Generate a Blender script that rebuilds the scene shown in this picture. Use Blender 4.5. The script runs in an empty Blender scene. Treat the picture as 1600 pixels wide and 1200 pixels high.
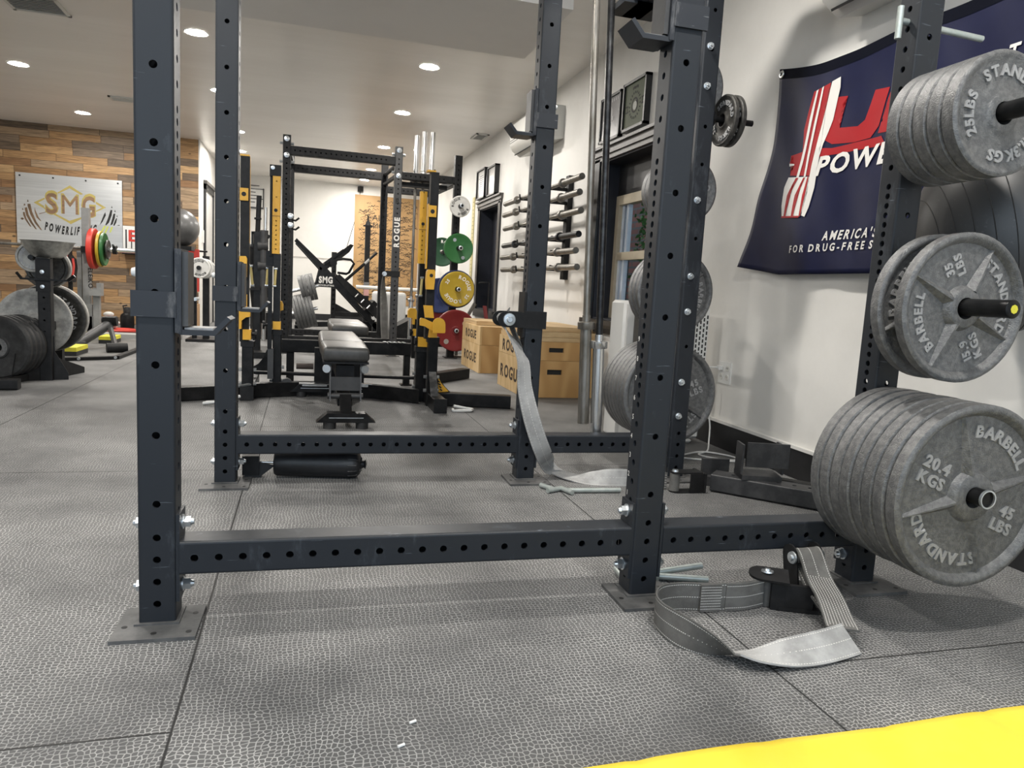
import bpy, math, random
from mathutils import Matrix, Vector
random.seed(7)
SC = bpy.context.scene
COL = SC.collection
V = Vector
PI = math.pi
# ---------------------------------------------------------------- camera
TH = 0.0227                                   # the front rack stands turned this much against the room
FPX = 1131.999; CH = 0.78512
RM = Matrix(((0.9665946914696761, 0.021013132111126993, 0.2554469625999141),
             (-0.2502395164742767, -0.13825008625035207, 0.9582625412936114),
             (0.05545166198917553, -0.9901744098544714, -0.12837348344571667)))
RZ = Matrix(((math.cos(TH), math.sin(TH), 0), (-math.sin(TH), math.cos(TH), 0), (0, 0, 1)))
RM = RZ @ RM
cam = bpy.data.cameras.new('camera')
cam.sensor_fit = 'HORIZONTAL'; cam.sensor_width = 36.0; cam.lens = 36.0 * FPX / 1600.0
cam.clip_start = 0.05; cam.clip_end = 200
camo = bpy.data.objects.new('camera', cam); COL.objects.link(camo)
m4 = (RM @ Matrix(((1, 0, 0), (0, -1, 0), (0, 0, -1)))).to_4x4(); m4.translation = (0, 0, CH)
camo.matrix_world = m4
SC.camera = camo

def at(px, py, Y):                            # point of the room seen at a pixel of the photo, at depth Y
    r = RM @ V(((px - 800) / FPX, (py - 600) / FPX, 1)); return r * (Y / r.y) + V((0, 0, CH))
def gr(px, py, z=0.0):
    r = RM @ V(((px - 800) / FPX, (py - 600) / FPX, 1)); return r * ((z - CH) / r.z) + V((0, 0, CH))
def atX(px, py, X):
    r = RM @ V(((px - 800) / FPX, (py - 600) / FPX, 1)); return r * (X / r.x) + V((0, 0, CH))
# ---------------------------------------------------------------- world, light, exposure
W = bpy.data.worlds.new('world'); SC.world = W; W.use_nodes = True
W.node_tree.nodes['Background'].inputs[0].default_value = (0.72, 0.86, 1.0, 1)
W.node_tree.nodes['Background'].inputs[1].default_value = 0.40
def area(name, loc, rot, sx, sy, power, col):
    l = bpy.data.lights.new(name, 'AREA'); l.shape = 'RECTANGLE'; l.size = sx; l.size_y = sy
    l.energy = power; l.color = col
    o = bpy.data.objects.new(name, l); COL.objects.link(o); o.location = loc; o.rotation_euler = rot
    return o
# daylight through the open front of the gym, behind the camera
area('front_daylight', (-0.6, -2.6, 1.7), (math.radians(80), 0, 0), 4.5, 2.2, 26, (0.75, 0.87, 1.0))
SC.view_settings.view_transform = 'Standard'; SC.view_settings.look = 'None'
SC.view_settings.exposure = 1.25; SC.view_settings.gamma = 1.0
LAMP = 300.0                                 # strength of the recessed lamps
# ---------------------------------------------------------------- materials
def nt(name):
    m = bpy.data.materials.new(name); m.use_nodes = True
    t = m.node_tree; return m, t.nodes, t.links, t.nodes['Principled BSDF']
def col4(c): return (c[0], c[1], c[2], 1)
def mat(name, c, rough=0.5, metal=0.0, c2=None, scale=20, amount=0.5, bump=0.0, bscale=80, stretch=(1, 1, 1), spec=0.5, rvar=0.0, coat=0.0, lo=.42, hi=.62):
    m, n, l, b = nt(name)
    b.inputs['Base Color'].default_value = col4(c); b.inputs['Roughness'].default_value = rough
    b.inputs['Metallic'].default_value = metal; b.inputs['Specular IOR Level'].default_value = spec
    if coat: b.inputs['Coat Weight'].default_value = coat; b.inputs['Coat Roughness'].default_value = .15
    tc = n.new('ShaderNodeTexCoord'); mp = n.new('ShaderNodeMapping'); mp.inputs['Scale'].default_value = stretch
    l.new(tc.outputs['Object'], mp.inputs['Vector'])
    if c2 or rvar:
        t = n.new('ShaderNodeTexNoise'); t.inputs['Scale'].default_value = scale; t.inputs['Detail'].default_value = 6; t.inputs['Roughness'].default_value = .65
        l.new(mp.outputs[0], t.inputs['Vector'])
        r = n.new('ShaderNodeValToRGB'); r.color_ramp.elements[0].position = lo; r.color_ramp.elements[1].position = hi
        r.color_ramp.elements[0].color = col4(c)
        cc = c2 or c
        r.color_ramp.elements[1].color = col4([a + (d - a) * amount for a, d in zip(c, cc)])
        l.new(t.outputs['Fac'], r.inputs[0]); l.new(r.outputs[0], b.inputs['Base Color'])
        if rvar:
            mr = n.new('ShaderNodeMapRange'); mr.inputs[3].default_value = rough - rvar; mr.inputs[4].default_value = rough + rvar
            l.new(t.outputs['Fac'], mr.inputs[0]); l.new(mr.outputs[0], b.inputs['Roughness'])
    if bump:
        t2 = n.new('ShaderNodeTexNoise'); t2.inputs['Scale'].default_value = bscale; t2.inputs['Detail'].default_value = 3
        l.new(mp.outputs[0], t2.inputs['Vector'])
        bp = n.new('ShaderNodeBump'); bp.inputs['Strength'].default_value = bump; bp.inputs['Distance'].default_value = .004
        l.new(t2.outputs['Fac'], bp.inputs['Height']); l.new(bp.outputs[0], b.inputs['Normal'])
    return m
def emis(name, c, s):
    m, n, l, b = nt(name); b.inputs['Base Color'].default_value = col4(c)
    b.inputs['Emission Color'].default_value = col4(c); b.inputs['Emission Strength'].default_value = s
    return m
def rack_paint(name, c, worn):
    m, n, l, b = nt(name)
    b.inputs['Roughness'].default_value = .42; b.inputs['Specular IOR Level'].default_value = .32
    tc = n.new('ShaderNodeTexCoord')
    mp = n.new('ShaderNodeMapping'); mp.inputs['Scale'].default_value = (1, 1, .35); mp.inputs['Rotation'].default_value = (.3, .5, .2)
    l.new(tc.outputs['Object'], mp.inputs['Vector'])
    t = n.new('ShaderNodeTexNoise'); t.inputs['Scale'].default_value = 9; t.inputs['Detail'].default_value = 8; t.inputs['Roughness'].default_value = .72
    l.new(mp.outputs[0], t.inputs['Vector'])
    r = n.new('ShaderNodeValToRGB'); e = r.color_ramp.elements
    e[0].position = .58; e[0].color = col4(c); e[1].position = .78; e[1].color = col4(worn)
    l.new(t.outputs['Fac'], r.inputs[0])
    # thin scratches
    mp2 = n.new('ShaderNodeMapping'); mp2.inputs['Scale'].default_value = (6, 6, 90); mp2.inputs['Rotation'].default_value = (.12, .25, 0)
    l.new(tc.outputs['Object'], mp2.inputs['Vector'])
    t2 = n.new('ShaderNodeTexNoise'); t2.inputs['Scale'].default_value = 2.2; t2.inputs['Detail'].default_value = 4
    l.new(mp2.outputs[0], t2.inputs['Vector'])
    r2 = n.new('ShaderNodeValToRGB'); r2.color_ramp.elements[0].position = .70; r2.color_ramp.elements[1].position = .76
    l.new(t2.outputs['Fac'], r2.inputs[0])
    mx = n.new('ShaderNodeMix'); mx.data_type = 'RGBA'; l.new(r2.outputs[0], mx.inputs[0]); l.new(r.outputs[0], mx.inputs[6])
    mx.inputs[7].default_value = col4([min(1, x * 1.6) for x in worn])
    l.new(mx.outputs[2], b.inputs['Base Color'])
    mr = n.new('ShaderNodeMapRange'); mr.inputs[3].default_value = .34; mr.inputs[4].default_value = .55
    l.new(t.outputs['Fac'], mr.inputs[0]); l.new(mr.outputs[0], b.inputs['Roughness'])
    return m
def M_(n, op, a, b=None, l=None):
    x = n.new('ShaderNodeMath'); x.operation = op
    for i, v in enumerate((a, b)):
        if v is None: continue
        if isinstance(v, (int, float)): x.inputs[i].default_value = v
        else: l.new(v, x.inputs[i])
    return x.outputs[0]
def floor_material():
    m, n, l, b = nt('rubber_floor')
    tc = n.new('ShaderNodeTexCoord'); o = tc.outputs['Object']
    sp = n.new('ShaderNodeSeparateXYZ'); l.new(o, sp.inputs[0])
    # slight warp so the pebbles run in swirls
    wn = n.new('ShaderNodeTexNoise'); wn.inputs['Scale'].default_value = 7; wn.inputs['Detail'].default_value = 1; l.new(o, wn.inputs['Vector'])
    wv = n.new('ShaderNodeVectorMath'); wv.operation = 'SCALE'; wv.inputs['Scale'].default_value = .035; l.new(wn.outputs['Color'], wv.inputs[0])
    ad = n.new('ShaderNodeVectorMath'); l.new(o, ad.inputs[0]); l.new(wv.outputs[0], ad.inputs[1])
    mp = n.new('ShaderNodeMapping'); mp.inputs['Scale'].default_value = (1.0, 1.0, 0); l.new(ad.outputs[0], mp.inputs[0])
    vo = n.new('ShaderNodeTexVoronoi'); vo.feature = 'DISTANCE_TO_EDGE'; vo.voronoi_dimensions = '2D'
    vo.inputs['Scale'].default_value = 96; vo.inputs['Randomness'].default_value = .55; l.new(mp.outputs[0], vo.inputs['Vector'])
    edge = n.new('ShaderNodeMapRange'); edge.interpolation_type = 'SMOOTHSTEP'
    edge.inputs[1].default_value = .03; edge.inputs[2].default_value = .15; edge.inputs[3].default_value = 1; edge.inputs[4].default_value = 0
    l.new(vo.outputs['Distance'], edge.inputs[0])
    # chalk dust that sits in the grooves in broad patches
    du = n.new('ShaderNodeTexNoise'); du.inputs['Scale'].default_value = 1.6; du.inputs['Detail'].default_value = 6; du.inputs['Roughness'].default_value = .6; l.new(o, du.inputs['Vector'])
    dr = n.new('ShaderNodeMapRange'); dr.inputs[1].default_value = .36; dr.inputs[2].default_value = .66; dr.inputs[3].default_value = .30; dr.inputs[4].default_value = 1; l.new(du.outputs['Fac'], dr.inputs[0])
    br = n.new('ShaderNodeTexNoise'); br.inputs['Scale'].default_value = 60; br.inputs['Detail'].default_value = 2; l.new(o, br.inputs['Vector'])
    bb = n.new('ShaderNodeMapRange'); bb.inputs[1].default_value = .3; bb.inputs[2].default_value = .7; bb.inputs[3].default_value = .55; bb.inputs[4].default_value = 1; l.new(br.outputs['Fac'], bb.inputs[0])
    f = M_(n, 'MULTIPLY', edge.outputs[0], dr.outputs[0], l); f = M_(n, 'MULTIPLY', f, bb.outputs[0], l)
    base = n.new('ShaderNodeMix'); base.data_type = 'RGBA'; l.new(dr.outputs[0], base.inputs[0])
    base.inputs[6].default_value = (.046, .047, .049, 1); base.inputs[7].default_value = (.105, .105, .104, 1)
    mx = n.new('ShaderNodeMix'); mx.data_type = 'RGBA'; l.new(f, mx.inputs[0]); l.new(base.outputs[2], mx.inputs[6])
    mx.inputs[7].default_value = (.52, .515, .50, 1)
    # seams between the mats
    x = M_(n, 'DIVIDE', M_(n, 'ADD', sp.outputs[0], .207 + 1.2 * 20, l), 1.2, l)
    fx = M_(n, 'FRACT', x, None, l); dx = M_(n, 'MULTIPLY', M_(n, 'SUBTRACT', .5, M_(n, 'ABSOLUTE', M_(n, 'SUBTRACT', fx, .5, l), None, l), l), 1.2, l)
    par = M_(n, 'MODULO', M_(n, 'FLOOR', x, None, l), 2, l)
    y = M_(n, 'DIVIDE', M_(n, 'ADD', M_(n, 'ADD', sp.outputs[1], 18 * 1.8 - 1.262, l), M_(n, 'MULTIPLY', M_(n, 'SUBTRACT', 1, par, l), .9, l), l), 1.8, l)
    fy = M_(n, 'FRACT', y, None, l); dy = M_(n, 'MULTIPLY', M_(n, 'SUBTRACT', .5, M_(n, 'ABSOLUTE', M_(n, 'SUBTRACT', fy, .5, l), None, l), l), 1.8, l)
    d = M_(n, 'MINIMUM', dx, dy, l)
    sm = n.new('ShaderNodeMapRange'); sm.inputs[1].default_value = .0015; sm.inputs[2].default_value = .0035; sm.inputs[3].default_value = 1; sm.inputs[4].default_value = 0; l.new(d, sm.inputs[0])
    mx2 = n.new('ShaderNodeMix'); mx2.data_type = 'RGBA'; l.new(sm.outputs[0], mx2.inputs[0]); l.new(mx.outputs[2], mx2.inputs[6]); mx2.inputs[7].default_value = (.012, .012, .012, 1)
    l.new(mx2.outputs[2], b.inputs['Base Color'])
    b.inputs['Roughness'].default_value = .62; b.inputs['Specular IOR Level'].default_value = .4
    bp = n.new('ShaderNodeBump'); bp.inputs['Strength'].default_value = .35; bp.inputs['Distance'].default_value = .0015
    h = M_(n, 'SUBTRACT', edge.outputs[0], M_(n, 'MULTIPLY', sm.outputs[0], 3, l), l)
    l.new(M_(n, 'MULTIPLY', h, -1, l) if False else h, bp.inputs['Height']); bp.invert = True
    l.new(bp.outputs[0], b.inputs['Normal'])
    return m
def plank_material():
    m, n, l, b = nt('reclaimed_planks')
    tc = n.new('ShaderNodeTexCoord'); o = tc.outputs['Object']
    sp = n.new('ShaderNodeSeparateXYZ'); l.new(o, sp.inputs[0])
    row = M_(n, 'FLOOR', M_(n, 'DIVIDE', sp.outputs[2], .098, l), None, l)
    wn = n.new('ShaderNodeTexWhiteNoise'); wn.noise_dimensions = '1D'; l.new(row, wn.inputs['W'])
    xo = M_(n, 'ADD', sp.outputs[0], M_(n, 'MULTIPLY', wn.outputs['Value'], 7.3, l), l)
    xs = M_(n, 'DIVIDE', xo, .62, l); colm = M_(n, 'FLOOR', xs, None, l)
    cb = n.new('ShaderNodeCombineXYZ'); l.new(row, cb.inputs[0]); l.new(colm, cb.inputs[1])
    w2 = n.new('ShaderNodeTexWhiteNoise'); w2.noise_dimensions = '2D'; l.new(cb.outputs[0], w2.inputs['Vector'])
    cr = n.new('ShaderNodeValToRGB'); cr.color_ramp.interpolation = 'CONSTANT'
    pal = [(.30, .17, .075), (.46, .28, .13), (.15, .105, .068), (.40, .235, .105), (.23, .165, .11), (.50, .32, .155), (.27, .145, .065), (.36, .25, .15)]
    cr.color_ramp.elements[0].color = col4(pal[0]); cr.color_ramp.elements[1].position = 1 / 8; cr.color_ramp.elements[1].color = col4(pal[1])
    for i in range(2, 8):
        e = cr.color_ramp.elements.new(i / 8); e.color = col4(pal[i])
    l.new(w2.outputs['Value'], cr.inputs[0])
    mp = n.new('ShaderNodeMapping'); mp.inputs['Scale'].default_value = (2.2, 1, 26); l.new(o, mp.inputs[0])
    off = n.new('ShaderNodeVectorMath'); l.new(mp.outputs[0], off.inputs[0]); l.new(w2.outputs['Color'], off.inputs[1])
    g = n.new('ShaderNodeTexNoise'); g.inputs['Scale'].default_value = 2.5; g.inputs['Detail'].default_value = 7; g.inputs['Distortion'].default_value = .8; l.new(off.outputs[0], g.inputs['Vector'])
    gm = n.new('ShaderNodeMapRange'); gm.inputs[1].default_value = .3; gm.inputs[2].default_value = .75; gm.inputs[3].default_value = .55; gm.inputs[4].default_value = 1.25; l.new(g.outputs['Fac'], gm.inputs[0])
    vm = n.new('ShaderNodeVectorMath'); vm.operation = 'SCALE'; l.new(cr.outputs[0], vm.inputs[0]); l.new(gm.outputs[0], vm.inputs['Scale'])
    # knots
    kv = n.new('ShaderNodeTexVoronoi'); kv.inputs['Scale'].default_value = 3.1; kp = n.new('ShaderNodeMapping'); kp.inputs['Scale'].default_value = (1, 1, 1.7); l.new(o, kp.inputs[0]); l.new(kp.outputs[0], kv.inputs['Vector'])
    ks = n.new('ShaderNodeMapRange'); ks.inputs[1].default_value = .045; ks.inputs[2].default_value = .09; ks.inputs[3].default_value = .8; ks.inputs[4].default_value = 0; l.new(kv.outputs['Distance'], ks.inputs[0])
    # gaps
    fz = M_(n, 'FRACT', M_(n, 'DIVIDE', sp.outputs[2], .098, l), None, l); fx = M_(n, 'FRACT', xs, None, l)
    gz = M_(n, 'LESS_THAN', fz, .035, l); gx = M_(n, 'LESS_THAN', fx, .007, l)
    dk = M_(n, 'MAXIMUM', M_(n, 'MAXIMUM', gz, gx, l), ks.outputs[0], l)
    mx = n.new('ShaderNodeMix'); mx.data_type = 'RGBA'; l.new(dk, mx.inputs[0]); l.new(vm.outputs[0], mx.inputs[6]); mx.inputs[7].default_value = (.035, .022, .014, 1)
    l.new(mx.outputs[2], b.inputs['Base Color']); b.inputs['Roughness'].default_value = .6
    bp = n.new('ShaderNodeBump'); bp.inputs['Strength'].default_value = .5; bp.inputs['Distance'].default_value = .006; bp.invert = True
    l.new(dk, bp.inputs['Height']); l.new(bp.outputs[0], b.inputs['Normal'])
    return m
def ply_material(name, c1, c2, sc=3.0, rot=(0, 0, 0)):
    m, n, l, b = nt(name)
    tc = n.new('ShaderNodeTexCoord'); mp = n.new('ShaderNodeMapping'); mp.inputs['Scale'].default_value = (1, 1, .28); mp.inputs['Rotation'].default_value = rot; l.new(tc.outputs['Object'], mp.inputs[0])
    w = n.new('ShaderNodeTexNoise'); w.inputs['Scale'].default_value = sc; w.inputs['Detail'].default_value = 2; l.new(mp.outputs[0], w.inputs['Vector'])
    s = M_(n, 'SINE', M_(n, 'MULTIPLY', w.outputs['Fac'], 70, l), None, l)
    r = n.new('ShaderNodeMapRange'); r.inputs[1].default_value = -1; r.inputs[2].default_value = 1; l.new(s, r.inputs[0])
    mx = n.new('ShaderNodeMix'); mx.data_type = 'RGBA'; l.new(r.outputs[0], mx.inputs[0]); mx.inputs[6].default_value = col4(c1); mx.inputs[7].default_value = col4(c2)
    l.new(mx.outputs[2], b.inputs['Base Color']); b.inputs['Roughness'].default_value = .5
    return m
def brick_material():
    m, n, l, b = nt('outside_brick')
    tc = n.new('ShaderNodeTexCoord'); mp = n.new('ShaderNodeMapping'); mp.inputs['Rotation'].default_value = (PI / 2, 0, PI / 2); l.new(tc.outputs['Object'], mp.inputs[0])
    sp = n.new('ShaderNodeSeparateXYZ'); l.new(tc.outputs['Object'], sp.inputs[0]); cb = n.new('ShaderNodeCombineXYZ'); l.new(sp.outputs[1], cb.inputs[0]); l.new(sp.outputs[2], cb.inputs[1])
    t = n.new('ShaderNodeTexBrick'); t.inputs['Scale'].default_value = 1; t.inputs['Brick Width'].default_value = .22; t.inputs['Row Height'].default_value = .075; t.inputs['Mortar Size'].default_value = .012
    t.inputs['Color1'].default_value = (.46, .20, .16, 1); t.inputs['Color2'].default_value = (.30, .14, .12, 1); t.inputs['Mortar'].default_value = (.22, .21, .2, 1)
    l.new(cb.outputs[0], t.inputs['Vector']); l.new(t.outputs['Color'], b.inputs['Base Color']); b.inputs['Roughness'].default_value = .85
    return m
def glass_material():
    m, n, l, b = nt('window_glass')
    b.inputs['Base Color'].default_value = (.9, .95, .95, 1); b.inputs['Roughness'].default_value = .02; b.inputs['Transmission Weight'].default_value = 1.0; b.inputs['IOR'].default_value = 1.1
    return m
STEEL = rack_paint('charcoal_powder_coat', (.0165, .0195, .0245), (.075, .085, .10))
STEEL2 = rack_paint('worn_cup_steel', (.022, .025, .031), (.20, .20, .20))
BLACK = mat('black_gloss_paint', (.0055, .0055, .006), .36, 0, (.02, .02, .02), 12, .6, spec=.22)
BLACKM = mat('black_matte_paint', (.008, .008, .0085), .5, 0, (.02, .02, .021), 14, .6, spec=.25)
DUSTY = mat('dusty_plate_steel', (.045, .046, .047), .6, 0, (.15, .148, .145), 9, .8, lo=.38, hi=.70)
GREYM = mat('dark_grey_paint', (.035, .035, .036), .45, 0, (.06, .06, .06), 10, .6)
IRON = mat('hammertone_grey_iron', (.105, .106, .107), .38, .25, (.22, .22, .215), 70, .55, .45, 300, rvar=.08)
IRONL = mat('raised_iron_letters', (.30, .30, .30), .42, .2, (.40, .40, .40), 60, .5)
IRONW = mat('chalky_worn_iron', (.27, .265, .25), .6, .15, (.48, .47, .44), 14, .9, .25, 160)
IRONB = mat('black_iron', (.035, .034, .032), .42, .3, (.10, .095, .085), 40, .5, .2, 240)
ZINC = mat('zinc_bolt', (.62, .66, .69), .30, .9, (.8, .82, .84), 40, .5)
CHROME = mat('chrome', (.74, .74, .73), .24, .92, (.5, .5, .5), 25, .5, stretch=(1, 1, .2))
BARE = mat('worn_bar_steel', (.27, .255, .23), .36, .75, (.16, .145, .12), 20, .9, stretch=(1, 1, .3))
BARD = mat('dark_bar_steel', (.030, .030, .032), .32, .8, (.07, .07, .07), 20, .8)
PINM = mat('pin_steel', (.42, .47, .45), .4, .6, (.55, .58, .56), 40, .6)
RUBB = mat('black_rubber', (.014, .014, .0145), .55, 0, (.045, .045, .045), 24, .5)
BALLM = mat('grey_ball_vinyl', (.035, .035, .035), .42, 0, (.12, .12, .115), 90, .45, lo=.60, hi=.74)
VINYL = mat('grey_bench_vinyl', (.040, .039, .037), .38, 0, (.09, .088, .084), 8, .6, .15, 300)
PADV = mat('black_pad_cover', (.008, .0085, .010), .40, 0, (.018, .019, .022), 12, .6, .1, 60)
STRAPL = mat('pale_webbing', (.40, .40, .395), .8, 0, (.24, .24, .235), 10, .8, .3, 700)
STRAPD = mat('grey_webbing', (.085, .083, .078), .8, 0, (.15, .147, .14), 12, .7, .4, 700)
STITCH = mat('white_thread', (.62, .61, .58), .8)
YEL = mat('yellow_paint', (.72, .375, .022), .42, 0, (.80, .45, .04), 8, .5)
YELM = mat('yellow_vinyl_mat', (.84, .63, .045), .45, 0, (.88, .68, .07), 5, .6, .12, 30)
YELB = mat('yellow_foam', (.75, .68, .04), .6, 0, (.55, .5, .05), 8, .5)
REDP = mat('red_plate_paint', (.17, .012, .013), .45, 0, (.22, .02, .02), 10, .5)
REDB = mat('bright_red_rubber', (.55, .035, .022), .5, 0, (.62, .07, .05), 10, .5)
GREENP = mat('green_plate_paint', (.020, .12, .030), .45, 0, (.03, .15, .04), 10, .5)
YELP = mat('mustard_plate_paint', (.42, .29, .018), .45, 0, (.48, .33, .03), 10, .5)
BLUEP = mat('blue_plate_paint', (.010, .022, .085), .5, 0, (.02, .03, .11), 10, .5)
WHITEP = mat('white_plate_paint', (.62, .61, .58), .45, 0, (.70, .69, .66), 10, .5)
WHITEPL = mat('white_plastic', (.74, .74, .72), .45, 0, (.70, .70, .68), 6, .5)
WALL = mat('white_wall_paint', (.76, .745, .71), .62, 0, (.70, .685, .65), 2.2, .7, .06, 40)
CEIL = mat('ceiling_paint', (.80, .775, .735), .34, 0, (.86, .835, .80), 1.6, .8, .05, 9, stretch=(.35, 1.4, 1))
SOFF = mat('soffit_paint', (.76, .745, .72), .6, 0, (.72, .705, .68), 2, .6)
DARKT = mat('black_trim_paint', (.010, .010, .011), .38, 0, (.022, .022, .024), 8, .6)
GREYT = mat('dark_brown_trim', (.070, .064, .058), .4, 0, (.10, .095, .09), 6, .6)
NAVYR = mat('navy_reveal', (.010, .012, .020), .5, 0, (.016, .019, .03), 6, .6)
SASH = mat('cream_sash_wood', (.50, .44, .33), .5, 0, (.42, .36, .27), 10, .6)
SASHW = mat('pale_blue_sash', (.62, .70, .80), .5, 0, (.55, .63, .75), 10, .6)
NAVY = mat('navy_banner_cloth', (.010, .012, .040), .46, 0, (.012, .015, .050), 5, .6, .04, 20, spec=.14)
FRED = mat('banner_red_ink', (.36, .014, .018), .5, 0, (.40, .02, .025), 5, .6, spec=.18)
FWHITE = mat('banner_white_ink', (.78, .76, .72), .5)
SIGN = mat('brushed_aluminium', (.66, .66, .65), .30, .75, (.78, .78, .77), 3, .8, stretch=(.3, 1, 8))
GOLD = mat('gold_cut_edge', (.42, .34, .10), .4, .3, (.52, .42, .14), 10, .5)
INK = mat('black_ink', (.012, .011, .010), .7)
INKB = mat('burnt_lettering', (.035, .018, .010), .8)
PLYL = ply_material('pale_plywood', (.66, .47, .245), (.56, .375, .17), 2.2)
PLYR = ply_material('ochre_plywood', (.55, .335, .135), (.44, .25, .09), 1.7, (0, 0, .5))
PLYB = mat('plywood_board', (.43, .265, .115), .6, 0, (.34, .20, .08), 3, .8, stretch=(1, 1, .12))
LUMB = mat('pine_board', (.56, .40, .215), .55, 0, (.44, .29, .14), 6, .8, stretch=(1, .2, 6))
CARD = mat('tan_cardboard', (.36, .21, .10), .7, 0, (.30, .17, .08), 5, .6)
ACW = mat('air_conditioner_plastic', (.66, .65, .61), .4, 0, (.60, .59, .55), 3, .5)
SLOT = mat('dark_slot', (.012, .012, .012), .7)
GLASS = glass_material()
LEAF = mat('garden_leaves', (.06, .20, .05), .5, 0, (.14, .34, .08), 9, .9)
POSTG = mat('green_poster_print', (.105, .122, .078), .6, 0, (.13, .15, .10), 3, .6, spec=.2)
POSTP = mat('grey_poster_print', (.085, .08, .085), .3, 0, (.11, .105, .11), 3, .6)
POSTW = mat('pale_poster_print', (.36, .35, .33), .25, 0, (.30, .29, .28), 4, .6)
BRASS = mat('grommet_metal', (.7, .7, .68), .3, .9)
REDC = mat('red_cloth', (.55, .06, .045), .8, 0, (.42, .03, .03), 9, .7)
GREYST = mat('stand_grey_paint', (.22, .22, .215), .42, .1, (.30, .30, .295), 10, .6)
BOWLM = mat('galvanised_bowl', (.30, .30, .28), .30, .9, (.62, .62, .58), 13, .9, .3, 30)
LAMPM = emis('lamp_diffuser', (1.0, .955, .89), LAMP)
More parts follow.
